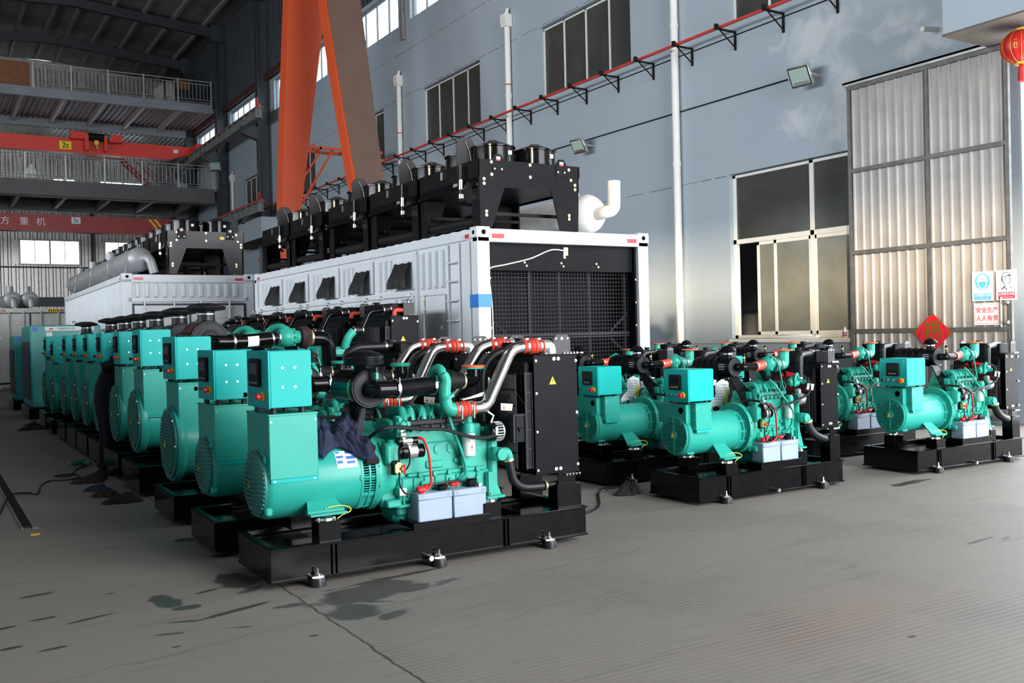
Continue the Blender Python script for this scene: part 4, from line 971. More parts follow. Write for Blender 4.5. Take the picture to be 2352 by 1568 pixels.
# big sliding window: transom lights above, sliding sashes below (one slid open)
x = WX+.10
f = MB(); Y0, Y1, Z0, Z1 = 10.3, 14.93, 1.40, 4.86
for (a, c, d, e) in ((Y0, Y0+.07, Z0, Z1), (Y1-.09, Y1, Z0, Z1), (Y0, Y1, Z0, Z0+.07), (Y0, Y1, Z1-.06, Z1), (Y0, Y1, 3.40, 3.50), (12.76, 12.86, Z0, Z1)): f.box(x, x+.09, a, c, d, e, .004)
wb = struct(f.build('window_%d' % n, 'frame_white')); n += 1
g = MB(); g.box(x+.03, x+.036, 12.86, Y1-.09, 3.5, Z1-.06); g.box(x+.03, x+.036, Y0+.07, 12.76, 3.5, Z1-.06); g.build('transom_glass', 'glass_dusty', wb, smooth=False)
def sash(a, c, xx, inner=None):
    s = MB(); w = .07; z0, z1 = Z0+.07, 3.40
    for (p, q, d, e) in ((a, a+w, z0, z1), (c-w, c, z0, z1), (a, c, z0, z0+w), (a, c, z1-w, z1)): s.box(xx, xx+.03, p, q, d, e, .003)
    if inner: s.box(xx, xx+.03, inner-.035, inner+.035, z0, z1)
    o = s.build('sliding_sash', 'frame_white', wb); gg = MB(); gg.box(xx+.012, xx+.018, a+w, c-w, z0+w, z1-w); gg.build('sash_glass', 'glass_film', o, smooth=False)
sash(12.84, 14.28, x+.01, 13.78); sash(13.30, 12.86+.0, x+.05) if False else None
sash(11.72, 12.78, x+.01); sash(10.35, 11.80, x+.05); sash(12.86, 13.5, x+.05)
sl = MB(); sl.box(WX-.06, WX+.12, 10.3, 14.98, 1.31, 1.40, .01); struct(sl.build('trim_1', 'frame_white'))
m = MB(); m.box(15.9, 16.5, 10.6, 12.2, .9, 2.35, .03); m.box(16.0, 16.4, 11.0, 11.6, 2.35, 2.8, .02); tag(m.build('cabinet', 'teal_panel'), 'teal machine cabinet seen through a pane of the big sliding window', 'cabinet')
m = MB(); m.box(17.5, 18.2, 14.6, 15.6, 1.2, 2.9); tag(m.build('crate', 'wood_orange'), 'orange crate in the dark gap of the open sliding window', 'crate')
c = MB(); c.lathe([(0, .032), (.15, .033), (.17, .02), (.185, .016), (.20, .014), (.205, .004)], (WX-.015, 11.98, 1.40), (0,0,1), 14); c.m(1).lathe([(.02, .0335), (.06, .0335)], (WX-.015, 11.98, 1.40), (0,0,1), 14); c.m(2).lathe([(.07, .0336), (.10, .0336)], (WX-.015, 11.98, 1.40), (0,0,1), 14)
tag(c.build('spray_can', ['white', 'refl_red', 'label_blue']), 'white spray can standing on the sill of the big sliding window', 'can')
c = MB(); c.box(WX-.05, WX+.09, 12.62, 13.75, 1.40, 1.455, .012); c.box(WX-.03, WX+.07, 12.8, 13.6, 1.455, 1.475, .008); tag(c.build('foam_strip', 'paper'), 'long white foam strip lying on the sill of the big sliding window', 'foam strip')
for k, (z, ya, yb) in enumerate(((11.6, 14, 46), (10.05, 14, 46), (4.87, 15, 24), (1.29, 15, 40))):
    t_ = MB()
    y = ya
    while y < yb:
        l = random.uniform(.25, 1.2); t_.box(WX-.003, WX, y, y+l*.75, z-.008+random.uniform(-.005, .005), z+.006); y += l
    struct(t_.build('trim_%d' % (k+2), 'mortar', smooth=False))
# concrete canopies over the doors
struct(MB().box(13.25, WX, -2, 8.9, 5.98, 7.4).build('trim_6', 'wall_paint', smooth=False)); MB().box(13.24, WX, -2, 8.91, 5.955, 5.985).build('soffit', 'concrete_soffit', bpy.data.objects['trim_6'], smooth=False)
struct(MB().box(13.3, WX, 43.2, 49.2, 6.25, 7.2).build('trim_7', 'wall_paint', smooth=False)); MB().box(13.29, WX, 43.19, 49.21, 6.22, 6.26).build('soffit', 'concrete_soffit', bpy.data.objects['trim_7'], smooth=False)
d = MB(); d.box(WX-.02, WX+.0, 43.6, 46.2, 0, 6.2); struct(d.build('door_1', 'void', smooth=False))
# roof
def roofz(x): return 19.55-.075*abs(x-7.0) if x > 7 else 19.55-.03*(7-x)
b = MB()
rows = []; xs = [14.9-i*.34 for i in range(104)]
for yy in (-14, 68): rows.append([(x_, yy, roofz(x_)+.02) for x_ in xs])
b.sheet(rows); cl = struct(b.build('ceiling', 'roof_deck', smooth=False))
b = MB()
for i in range(150):
    y = 40+i*.18; pts = []
    for (yy, dz) in ((y, -.0), (y+.03, -.045), (y+.07, -.045), (y+.10, 0)): pts.append([(x_, yy, roofz(x_)+dz) for x_ in (14.8, 7.0, -2)])
    b.sheet(pts)
b.build('roof_ribs', 'roof_deck', cl, smooth=False)
k = 8
for yy in (17.3, 24.5, 31.7, 39.0, 46.2, 53.5, 60.7):
    b = MB()
    for (xa, xb) in ((14.3, 7.0), (7.0, -6.0)):
        vs = []
        for x_ in (xa, xb):
            zt = roofz(x_)-.28; dp = .55 if x_ != 7.0 else .42
            vs += [(x_, yy-.13, zt-dp), (x_, yy+.13, zt-dp), (x_, yy+.13, zt), (x_, yy-.13, zt)]
        b.add(vs, [(0,1,5,4),(1,2,6,5),(2,3,7,6),(3,0,4,7),(0,3,2,1),(4,5,6,7)])
    struct(b.build('trim_%d' % k, 'roof_steel', smooth=False)); k += 1
for i, x_ in enumerate((13.6, 12.0, 10.5, 9.0, 7.55, 6.45, 5.0, 3.5, 2.0)):
    b = MB(); z = roofz(x_)
    b.box(x_-.09, x_-.075, 20, 66, z-.28, z-.02); b.box(x_-.09, x_+.02, 20, 66, z-.28, z-.265); b.box(x_-.09, x_+.02, 20, 66, z-.04, z-.025)
    struct(b.build('trim_%d' % k, 'purlin', smooth=False)); k += 1
# wall columns of the far bays
for yy in (46.0, 53.5, 60.7):
    b = MB(); b.box(14.08, 14.12, yy-.2, yy+.2, 0, 19.0); b.box(14.62, 14.68, yy-.2, yy+.2, 0, 19.0); b.box(14.08, 14.68, yy-.015, yy+.015, 0, 19.0)
    b.box(13.9, 14.7, yy-.22, yy+.22, 18.0, 18.9)
    struct(b.build('trim_%d' % k, 'col_dark', smooth=False)); k += 1
b = MB(); b.box(14.45, 14.55, 42.9, 66, 14.15, 14.45); struct(b.build('trim_%d' % k, 'dull_red', smooth=False)); k += 1
# far end wall: ribbed sheet with windows
BY = 67.0
bw = [(5.3, 8.75, 6.62, 8.15), (10.25, 13.7, 6.62, 8.15), (7.3, 8.6, 10.6, 12.1), (10.05, 12.9, 10.6, 12.1), (2.0, 4.3, 10.6, 12.1)]
b = MB(); xs = sorted({-20, 14.98, *[h[0] for h in bw], *[h[1] for h in bw]}); zs = sorted({0, 19.5, *[h[2] for h in bw], *[h[3] for h in bw]})
for i in range(len(xs)-1):
    for j in range(len(zs)-1):
        a, c, d, e = xs[i], xs[i+1], zs[j], zs[j+1]
        if any(h[0] <= a+1e-6 and c <= h[1]+1e-6 and h[2] <= d+1e-6 and e <= h[3]+1e-6 for h in bw): continue
        b.box(a, c, BY, BY+.05, d, e)
i = 0; x_ = 0
while x_ < 14.6:
    segs = [(0, 19)]
    for h in bw:
        if h[0]-.3 < x_ < h[1]: segs = [s2 for s in segs for s2 in ((s[0], min(s[1], h[2])), (max(s[0], h[3]), s[1])) if s2[1]-s2[0] > .05]
    for (d, e) in segs: b.prism([(x_, BY), (x_+.05, BY-.07), (x_+.17, BY-.07), (x_+.22, BY)], 'z', d, e)
    x_ += .42
struct(b.build('wall_back', 'galv', smooth=False))
for h in bw:
    f = MB(); f.box(h[0]-.06, h[0]+.05, BY-.09, BY+.06, h[2], h[3]); f.box(h[1]-.05, h[1]+.06, BY-.09, BY+.06, h[2], h[3]); f.box(h[0], h[1], BY-.09, BY+.06, h[2]-.06, h[2]+.04); f.box(h[0], h[1], BY-.09, BY+.06, h[3]-.04, h[3]+.06)
    xm = (h[0]+h[1])/2; f.box(xm-.05, xm+.05, BY-.04, BY+.05, h[2], h[3])
    for q in (.25, .75): xx = h[0]+(h[1]-h[0])*q; f.box(xx-.02, xx+.02, BY-.02, BY+.03, h[2], h[3])
    o = struct(f.build('window_%d' % n, 'frame_white', smooth=False)); n += 1
    MB().box(h[0], h[1], BY+.01, BY+.015, h[2], h[3]).build('window_glass', 'glass_clear', o, smooth=False)
b = MB(); b.box(0, 14.9, BY-.25, BY-.08, 3.95, 4.55); b.box(0, 14.9, BY-.14, BY-.05, 6.38, 6.48); b.box(3.9, 4.1, BY-.3, BY-.05, 0, 10); b.box(9.4, 9.6, BY-.3, BY-.05, 0, 10); struct(b.build('trim_%d' % k, 'col_dark', smooth=False)); k += 1
# mezzanine floors across the far bays
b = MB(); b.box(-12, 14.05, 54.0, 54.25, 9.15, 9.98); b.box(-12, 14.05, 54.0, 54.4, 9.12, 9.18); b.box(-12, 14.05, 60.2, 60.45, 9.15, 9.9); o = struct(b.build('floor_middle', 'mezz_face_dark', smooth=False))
MB().box(-12, 14.6, 54.25, 60.2, 9.78, 9.9).build('deck', 'mezz_deck', o, smooth=False)
b = MB()
for i in range(8): x_ = 13.2-i*2.2; b.box(x_-.09, x_+.09, 54.2, 60.3, 9.25, 9.8); b.cut()
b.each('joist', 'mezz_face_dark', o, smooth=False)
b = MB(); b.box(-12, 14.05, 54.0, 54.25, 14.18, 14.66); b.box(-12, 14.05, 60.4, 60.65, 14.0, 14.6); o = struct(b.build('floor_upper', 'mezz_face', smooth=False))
b = MB(); b.box(-12, 14.6, 54.25, 60.4, 14.5, 14.6)
for i in range(60): b.prism([(-2+i*.28, 14.5), (-2+i*.28+.06, 14.42), (-2+i*.28+.14, 14.42), (-2+i*.28+.2, 14.5)], 'y', 54.25, 60.4)
b.build('deck', 'mezz_deck', o, smooth=False)
b = MB()
for i in range(8): x_ = 12.4-i*1.95; b.box(x_-.07, x_+.07, 54.2, 60.4, 14.16, 14.46); b.cut()
b.each('joist', 'mezz_joist', o, smooth=False)
b = MB(); b.box(-12, 14.6, 60.65, 66.9, 14.0, 14.1)
for i in range(60): b.prism([(-2+i*.28, 14.0), (-2+i*.28+.06, 13.93), (-2+i*.28+.14, 13.93), (-2+i*.28+.2, 14.0)], 'y', 60.65, 66.9)
b.build('rear_deck', 'roof_deck', o, smooth=False)
# left wall (openings cut to let in the sun band and left fill) and the near end wall with its tall doorway, behind the camera
b = MB()
for (y0, y1, z0, z1) in ((-40, 72, 0, 5.0), (-40, 4, 5.0, 9.2), (46, 72, 5.0, 9.2), (-40, 72, 9.2, 10.85), (-40, -31, 10.85, 12.25), (-7.5, 72, 10.85, 12.25), (-40, 72, 12.25, 19.5)): b.box(-20.2, -20, y0, y1, z0, z1)
struct(b.build('wall_left', 'wall_paint', smooth=False))
struct(MB().box(-3.2, -3.0, 1.5, 66, 0, 3.2).build('low_light_screen', 'wall_paint', smooth=False))  # unseen low screen, added to keep left light off the sets
struct(MB().box(-30.5, -30, -8, 50, 0, 12.5).build('outside_sun_block', 'wall_paint', smooth=False))  # unseen slab, added to stop the sun entering the left opening
b = MB(); b.box(-6.5, 4.0, -14.2, -14, 0, 19.5); b.box(3.8, 4.0, -14.2, -8, 0, 19.5); b.box(3.8, 14.9, -8.2, -8, 12.2, 19.5); b.box(-6.7, -6.5, -40, -14, 0, 19.5); b.box(-20, -6.5, -40.2, -40, 0, 19.5); struct(b.build('wall_front', 'wall_paint', smooth=False))
struct(MB().box(-20, -6.5, -40, -14, 19.3, 19.5).build('ceiling_rear', 'roof_deck', smooth=False))
# ------------------------------------------------------------------ containers
def corner_castings(b, X0, X1, Y0, Y1, Z, m=0):
    for x in (X0, X1-.17):
        for y in (Y0, Y1-.17): b.box(x-.006, x+.176, y-.006, y+.176, Z-.12, Z+.012, .008)
def container(name, label, loc, W, Lg, H, rz=0, m='cont_white'):
    t = thing(name, label, 'container', loc, rz)
    b = MB()
    for x in (0, W-.17):
        for y in (0, Lg-.17): b.box(x, x+.17, y, y+.17, .06, H, .01)
    b.box(0, W, 0, .12, H-.17, H-.01, .008); b.box(0, W, Lg-.12, Lg, H-.17, H-.01); b.box(0, .1, 0, Lg, H-.13, H-.01, .006); b.box(W-.1, W, 0, Lg, H-.13, H-.01, .006)
    b.box(0, W, 0, .12, .06, .22); b.box(0, W, Lg-.12, Lg, .06, .22); b.box(0, .1, 0, Lg, .06, .22); b.box(W-.1, W, 0, Lg, .06, .22)
    corner_castings(b, 0, W, 0, Lg, H); corner_castings(b, 0, W, 0, Lg, .12)
    b.build('corner_frame', m, t)
    r = MB(); r.box(.05, W-.05, .1, Lg-.1, H-.06, H-.03)
    i = 0
    while .3+i*.28 < Lg-.3: y = .3+i*.28; r.prism([(y, H-.03), (y+.05, H+.004), (y+.15, H+.004), (y+.20, H-.03)], 'x', .04, W-.04); i += 1
    r.build('roof_panel', m, t, smooth=False)
    for x in (.085, W-.085): MB().cyl((x, -.008, H-.055), (x, -.0, H-.055), .030, n=14).build('casting_hole', 'void', t)
    MB().cyl((-.008, .085, H-.055), (0, .085, H-.055), .026, n=14).build('casting_hole', 'void', t)
    for nm, mm, bx in (('red_reflector', 'refl_red', ((.20, .37, -.004, 0, H-.125, H-.07), (W-.36, W-.20, -.004, 0, H-.125, H-.07), (-.004, 0, .20, .30, H-.115, H-.065), (-.004, 0, Lg-.34, Lg-.2, H-.115, H-.065))), ('white_reflector', 'refl_white', ((.37, .56, -.004, 0, H-.125, H-.07), (W-.55, W-.36, -.004, 0, H-.125, H-.07), (-.004, 0, .30, .40, H-.115, H-.065)))):
        for q in bx: MB().box(*q).build(nm, mm, t)
    return t
CW, CL, CH = 2.61, 8.95, 2.90
# the near container: open end with a radiator grille
t = container('power_container', 'white power container with an open mesh grille end and a blue corner stripe', (5.63, 9.88, 0), CW, CL, CH)
b = MB(); b.box(.03, .06, .15, CL-.15, .2, CH-.12).cut(); b.box(CW-.06, CW-.03, .15, CL-.15, .2, CH-.12).cut(); b.box(.1, CW-.1, CL-.08, CL-.05, .2, CH-.12)
b.each('side_panel', 'cont_white', t)
b = MB()
def ribs(ya, yb, za, zb, pitch=.19):
    y = ya
    while y+.10 < yb: b.prism([(y, .032), (y+.03, -.012), (y+.085, -.012), (y+.115, .032)], 'x', 0, 1) if False else b.add([(.032, y, za), (-.006, y+.028, za+.03), (-.006, y+.085, za+.03), (.032, y+.113, za), (.032, y, zb), (-.006, y+.028, zb-.03), (-.006, y+.085, zb-.03), (.032, y+.113, zb)], [(0,1,5,4), (1,2,6,5), (2,3,7,6), (0,3,2,1), (4,5,6,7)]); y += pitch
ribs(.88, 1.66, 2.22, 2.72); ribs(1.62, 1.82, .3, 2.72)
for a in (2.45, 3.85, 5.2, 6.6, 8.02): ribs(a, a+.66, 2.25, 2.70)
ribs(1.75, 2.55, .3, 2.16); ribs(3.0, 8.7, .3, 2.12)
b.build('side_ribs', 'cont_white', t, smooth=False)
b = MB(); b.box(-.004, .03, 1.70, CL-.2, 2.16, 2.235, .004); b.box(-.004, .03, 1.66, 1.70, 2.2, 2.75); b.build('side_rail', 'cont_white', t); b = MB()
for a in (1.72, 3.12, 4.48, 5.9, 7.3): b.box(.0, .03, a, a+.70, 2.25, 2.72, .006); b.cut()
b.each('flush_door', 'cont_white', t); MB().box(.004, .032, .2, .42, .25, 2.75).build('corner_sheet', 'cont_white', t)
d = MB(); d.box(.0, .034, .84, 1.55, .25, 2.14, .006); do = d.build('personnel_door', 'cont_white', t)
h = MB(); h.cyl((-.02, 1.43, .3), (-.02, 1.43, 2.17), .017, n=10); h.box(-.035, .0, 1.40, 1.46, 1.95, 2.0, .005); h.box(-.03, .0, 1.40, 1.46, 2.08, 2.13, .005); h.box(-.035, .0, 1.40, 1.46, .9, .95); h.cyl((-.012, .98, 1.72), (.0, .98, 1.72), .03, n=14); h.build('door_bar', 'frame_white', do)
h = MB(); h.box(-.003, .002, .845, 1.545, 2.138, 2.146); h.box(-.003, .002, .842, .848, .3, 2.14); h.build('door_seam', 'grey_print', do)
for z in (2.55, 2.32, 2.08, 1.83, 1.58, 1.33, 1.08): 
    r = MB(); r.tube([(.03, .50, z), (-.035, .50, z-.03), (-.035, .76, z-.03), (.03, .76, z)], .009, 6); r.build('ladder_rung', 'cont_white', t)
b = MB(); b.box(.0, .036, .46, .50, .3, 2.75); b.box(.0, .036, .76, .80, .3, 2.75); b.build('ladder_recess', 'cont_white', t)
for (a, c, z0, z1) in ((1.80, 2.32, 2.33, 2.62), (3.22, 3.72, 2.32, 2.60), (4.62, 5.10, 2.32, 2.60), (6.02, 6.48, 2.31, 2.60), (7.40, 7.87, 2.31, 2.60)):
    v = MB(); rows = []
    for j in range(7):
        q = j/6; z = z1-(z1-z0+.06)*q; off = -.012-.10*math.sin(PI*q*.62)-.012*q
        rows.append([(off-.014*math.sin(i*1.9+j), a+(c-a)*i/8+(.03*q if i == 8 else 0), z) for i in range(9)])
    v.sheet(rows); o = v.build('vent_curtain', 'black_powder', t)
    k = MB(); k.box(-.016, .0, a-.01, c+.01, z1-.008, z1+.022); k.m(1).bolts([(-.016, a+.06+i*(c-a-.1)/3, z1+.008) for i in range(4)], (-1,0,0), .006, .006); k.build('curtain_rail', ['cont_white', 'zinc'], o)
b = MB(); b.box(-.009, .178, -.009, .20, 1.95, 2.105); b.build('blue_stripe', 'blue_stripe', t)
# open end
b = MB(); b.box(.17, CW-.17, .10, .12, 2.40, CH-.17); b.box(.17, .20, .06, .5, .2, CH-.17); b.box(CW-.2, CW-.17, .06, .5, .2, CH-.17); b.box(.17, CW-.17, .5, .52, .2, CH-.17); sur = b
b = MB(); n_ = 46
for i in range(n_+1): x_ = .21+(CW-.42)*i/n_; b.box(x_-.003, x_+.003, .20, .206, .25, 2.42)
for i in range(44): z = .27+i*.05; b.box(.20, CW-.2, .196, .202, z-.003, z+.003)
b.build('wire_grille', 'black_powder', t, smooth=False)
b = MB()
for x_ in (.25, .85, CW/2, 1.78, CW-.25): b.box(x_-.02, x_+.02, .215, .24, .25, 2.42)
b.box(.2, CW-.2, .185, .195, 1.585, 1.615); b.box(.2, CW-.2, .185, .195, 1.555, 1.57); b.box(.2, CW-.2, .186, .20, 2.40, 2.43)
for (xa, za, xb, zb) in ((.22, 1.85, .50, 1.62), (.22, 1.30, .50, 1.54), (CW-.5, 1.62, CW-.22, 1.85), (CW-.5, 1.54, CW-.22, 1.30)): b.tube([(xa, .225, za), (xb, .225, zb)], .02, 6)
b.build('grille_frame', 'black_powder', t, smooth=False)
b = sur; b.m(1); b.bolts([(.19, .05, .5+i*.3) for i in range(7)]+[(CW-.19, .05, .5+i*.3) for i in range(7)]+[(.75+i*.55, .10, 2.46) for i in range(3)]+[(.72+i*.55, .10, 2.50) for i in range(3)], (0,-1,0), .008, .01); b.box(1.30, 1.335, .092, .1, 2.56, 2.64); b.build('grille_surround', ['black_satin', 'yellow_zinc'], t)
b = MB(); b.box(1.305, 1.37, .09, .095, 2.60, 2.70); b.m(1).prism([(1.32, 2.635), (1.356, 2.635), (1.338, 2.67)], 'y', .086, .09); b.build('caution_label', ['paper', 'warn_yellow'], t)
b = MB(); b.tube([(.235, .085, 1.0), (.235, .085, 1.9), (.20, .085, 2.30), (.22, .09, 2.42), (.45, .085, 2.47), (.8, .085, 2.55), (1.1, .085, 2.66), (1.30, .085, 2.66)], .008, 7, k=6); b.build('white_cable', 'pvc', t)

# the left container: closed corrugated end with double doors
t = container('power_container', 'white container with a corrugated closed end, behind the end of the long row', (3.636, 21.6, 0), 2.44, 10.0, CH, R(-1.0)); t.scale = (1.14, 1.14, 1.061)
b = MB(); b.box(.1, 2.34, .03, .06, .2, 2.75); b.box(2.38, 2.41, .1, 9.9, .2, 2.8)
i = 0
while .22+i*.165 < 2.15: x_ = .22+i*.165; b.add([(x_, .032, 2.42), (x_+.02, -.004, 2.44), (x_+.07, -.004, 2.44), (x_+.09, .032, 2.42), (x_, .032, 2.72), (x_+.02, -.004, 2.70), (x_+.07, -.004, 2.70), (x_+.09, .032, 2.72)], [(0,1,5,4), (1,2,6,5), (2,3,7,6), (0,3,2,1), (4,5,6,7)]); i += 1
b.box(.1, 2.34, .0, .04, 2.34, 2.42)
b.build('end_panel', 'cont_white', t, smooth=False)
b = MB(); b.box(.03, .06, .1, 9.9, .2, 2.8)
for i in range(56): y = .25+i*.17; b.add([(.032, y, .25), (.0, y+.02, .25), (.0, y+.07, .25), (.032, y+.09, .25), (.032, y, 2.75), (.0, y+.02, 2.75), (.0, y+.07, 2.75), (.032, y+.09, 2.75)], [(0,1,5,4), (1,2,6,5), (2,3,7,6)])
b.build('side_panel', 'cont_white', t, smooth=False)
for (a, c) in ((.20, 1.19), (1.22, 2.24)):
    d = MB(); d.box(a, c, -.012, .03, .3, 2.26, .006)
    for z in (2.02, 1.9, 1.6, 1.2): d.box(a+.12, c-.12, -.02, -.01, z-.03, z, .004)
    do = d.build('cargo_door', 'cont_white', t); h = MB()
    for q in (.18, .72): xx = a+(c-a)*q; h.cyl((xx, -.035, .3), (xx, -.035, 2.36), .016, n=8); h.box(xx-.03, xx+.03, -.05, -.012, 2.20, 2.24)
    h.build('locking_bar', 'frame_white', do)
b = MB(); b.box(.16, 2.28, -.008, .03, 2.27, 2.30); b.box(.16, .19, -.008, .03, .3, 2.3); b.box(2.25, 2.28, -.008, .03, .3, 2.3); b.box(1.19, 1.22, -.014, .03, .3, 2.28); b.build('door_gasket', 'cont_dark', t)
# the old beige container at the far left
t = container('shipping_container', 'old beige shipping container with double doors and two grey drums on its roof', (2.18, 38.2, .06), 2.44, 12.0, 2.86, 0, 'cont_old')
for (a, c) in ((-.0+.17, 1.10), (1.15, 2.27)):
    d = MB(); d.box(a, c, .0, .04, .15, 2.66, .006)
    for z in (2.42, 2.30, 1.70, 1.58, 1.3, 1.1, .8, .55): d.box(a+.12, c-.15, -.012, .0, z-.035, z, .004)
    do = d.build('cargo_door', 'cont_old', t); h = MB()
    for q in (.3, .8): xx = a+(c-a)*q; h.cyl((xx, -.035, .15), (xx, -.035, 2.75), .016, n=8); h.box(xx-.04, xx+.04, -.05, .0, 2.66, 2.72); h.box(xx-.04, xx+.04, -.05, .0, .5, .55)
    h.build('locking_bar', 'muffler_grey', do)
b = MB(); b.box(.15, 2.30, -.004, .04, 2.655, 2.69); b.box(1.10, 1.15, -.006, .04, .15, 2.66); b.box(2.27, 2.30, -.004, .04, .15, 2.66); b.build('door_gasket', 'cont_dark', t)
text('container_number', 'JTLU  000265  8', .17, 'cont_dark', (1.78, -.015, 1.98), FACE_mY, t)
b = MB()
for i in range(5): x_ = 1.72+i*.07; b.add([(x_, -.01, 2.72), (x_+.035, -.01, 2.72), (x_+.06, -.01, 2.80), (x_+.025, -.01, 2.80)], [(0,1,2,3)])
b.m(1).add([(1.70, -.008, 2.715), (2.10, -.008, 2.715), (2.10, -.008, 2.805), (1.70, -.008, 2.805)], [(0,1,2,3)]); b.build('hazard_stripe', ['void', 'warn_yellow'], t, smooth=False)
b = MB(); b.box(.08, .16, -.008, .0, 1.72, 1.86); b.m(1).box(.11, .2, -.009, -.004, 1.74, 1.84); b.build('door_sticker', ['label_blue', 'paper'], t)
for q, (x_, lab) in enumerate(((2.78, 'grey silencer drum on the old beige container, over its middle'), (3.34, 'grey silencer drum on the old beige container, by its hazard-striped corner'))):
    t = thing('silencer_drum', lab, 'silencer', (x_, 38.4, 2.92), 0, 'silencer drums on the far container')
    MB().lathe([(0, .12), (.02, .23), (.06, .275), (3.0, .275), (3.05, .2)], (0, 0, .32), (0,1,0), 24).build('drum', 'muffler_grey', t)
    MB().tube(bend([(0, .0, .30), (.0, -.16, .30), (.03, -.18, .03)], .14, 6), .115, 16).build('elbow', 'muffler_grey', t)
    MB().cyl((-.06, .5, .55), (-.06, .5, .80), .12, n=16).build('outlet_stub', 'muffler_grey', t)

# ------------------------------------------------------------------ roof-top radiators and silencers
def cooler(label, loc, W=1.47, m='black_satin', group='roof-top radiator modules', flip=False, D=1.60):
    t = thing('rooftop_radiator', label, 'radiator', loc, 0, group)
    f = MB(); f.prism([(0, .50), (W, .50), (W, .66), (W+.02, .70), (W+.02, .83), (0, .83)], 'y', 0, .012)
    fp = f; MB().prism([(0, .50), (W, .50), (W, .83), (0, .83)], 'y', D-.012, D).build('rear_plate', 'black_satin', t)
    f = MB(); f.box(.02, W-.02, .012, D-.012, .80, .83); f.box(0, .012, 0, D, .62, .83); f.box(W-.012, W, 0, D, .50, .83)
    f.box(.06, W-.06, .05, D-.05, .52, .60); f.box(-.03, .012, .0, D, .50, .54)
    f.add([(.0, 0, .62), (-.05, .06, .50), (-.05, D-.06, .50), (.0, D, .62), (.02, 0, .62), (-.03, .06, .50), (-.03, D-.06, .50), (.02, D, .62)], [(0,1,2,3), (4,5,6,7), (0,1,5,4), (1,2,6,5), (2,3,7,6), (3,0,4,7)])
    f.build('core_frame', 'black_satin', t)
    for i, x_ in enumerate((.42, 1.04)):
        for j, y in enumerate((.36, 1.06)):
            g = MB(); g.lathe([(.80, .27), (1.03, .265), (1.035, .285), (1.05, .285), (1.052, .26)], (x_, y, 0), (0,0,1), 28, caps=False); g.lathe([(.84, .25), (.85, .01)], (x_, y, 0), (0,0,1), 20)
            fd = g.build('fan_drum', 'black_gloss', t)
            g = MB(); g.cyl((x_, y, 1.09), (x_, y, 1.14), .075, .06, n=16)
            for a in range(0, 360, 20): g.tube([(x_+.07*math.cos(R(a)), y+.07*math.sin(R(a)), 1.12), (x_+.28*math.cos(R(a)), y+.28*math.sin(R(a)), 1.045)], .004, 4)
            for rr in (.12, .17, .22): g.tube([(x_+rr*math.cos(R(a)), y+rr*math.sin(R(a)), 1.12-(rr-.07)*.357) for a in range(0, 361, 20)], .003, 4)
            g.build('fan_guard', 'black_powder', fd)
            if j == 0: MB().box(x_+.06, x_+.11, y-.268, y-.262, .93, .98).build('drum_label', 'paper', fd)
    for s, y in ((0, .0), (1, D-.06)):
        for side in (0, 1):
            l = MB()
            p = [(0, .50), (.36, .50), (.17, 0), (.02, 0)] if side == 0 else [(W-.42, .50), (W-.0, .50), (W-.02, 0), (W-.30, 0)]
            l.prism(p, 'y', y+.002, y+.016); xa = p[3][0] if side == 0 else p[2][0]
            xe = .02 if side == 0 else W-.03; l.box(xe-.01, xe+.014, y+.002-(.14 if s else 0), y+.20-(.14 if s else 0), 0, .50)
            l.m(1).bolts([((p[3][0]+p[2][0])/2, y, .20), ((p[3][0]+p[2][0])/2, y, .155)], (0,-1,0), .012, .012) if s == 0 else None
            l.build('support_leg', [m if s == 0 else 'black_satin', 'yellow_zinc'], t)
    b = fp; b.m(1); b.bolts([(.22, 0, .72), (.32, 0, .72), (W-.32, 0, .74), (W-.22, 0, .74), (.18, 0, .80), (W*.5, 0, .80), (W-.15, 0, .78), (.18, 0, .65), (W*.5, 0, .65), (W-.12, 0, .65), (.07, 0, .59), (.07, 0, .535), (W-.06, 0, .59), (W-.06, 0, .535), ], (0,-1,0), .012, .012); b.build('front_plate', [m, 'yellow_zinc'], t)
    for x_ in (.27, W-.27):
        b = MB(); b.prism([(x_-.08, .68), (x_+.08, .68), (x_+.08, .84), (x_+.04, .90), (x_-.04, .90), (x_-.08, .84)], 'y', -.008, .004); b.m(1).box(x_-.025, x_+.03, -.012, -.008, .82, .87); b.m(2).box(x_-.025, x_+.03, -.0125, -.008, .82, .838); b.build('lifting_plate', ['black_satin', 'paper', 'refl_red'], t)
    xl = -.03 if not flip else W-.22
    b = MB(); y = .46; b.prism([(xl, .60), (xl+.25, .60), (xl+.25, 1.08), (xl+.19, 1.17), (xl+.05, 1.17), (xl-.02, 1.08)], 'y', y, y+.012); b.m(1).tube([(xl+.10, y-.01, 1.12), (xl+.16, y-.015, 1.0), (xl+.19, y-.01, .84)], .005, 6); b.build('side_lug', ['black_powder', 'zinc'], t)
    b = MB(); b.tube([(-.05, .35, .80), (-.055, .35, .45), (-.05, .35, .36), (-.0, .35, .33)], .022, 10); b.m(1).cyl((-.05, .35, .62), (-.055, .35, .50), .03, n=10); b.cyl((-.055, .35, .44), (-.055, .35, .39), .032, n=10); b.box(-.02, .0, .9, .96, .70, .80); b.box(-.03, -.0, .5, .6, .56, .60); b.build('side_pipework', ['black_gloss', 'zinc'], t)
    b = MB(); b.box(.1, W-.1, .3, .34, .2, .24); b.box(.1, W-.1, D-.3, D-.26, .24, .28); b.tube([(.08, .2, .1), (.08, D-.1, .12)], .06, 10); b.build('under_frame', 'black_matt', t)
    return t
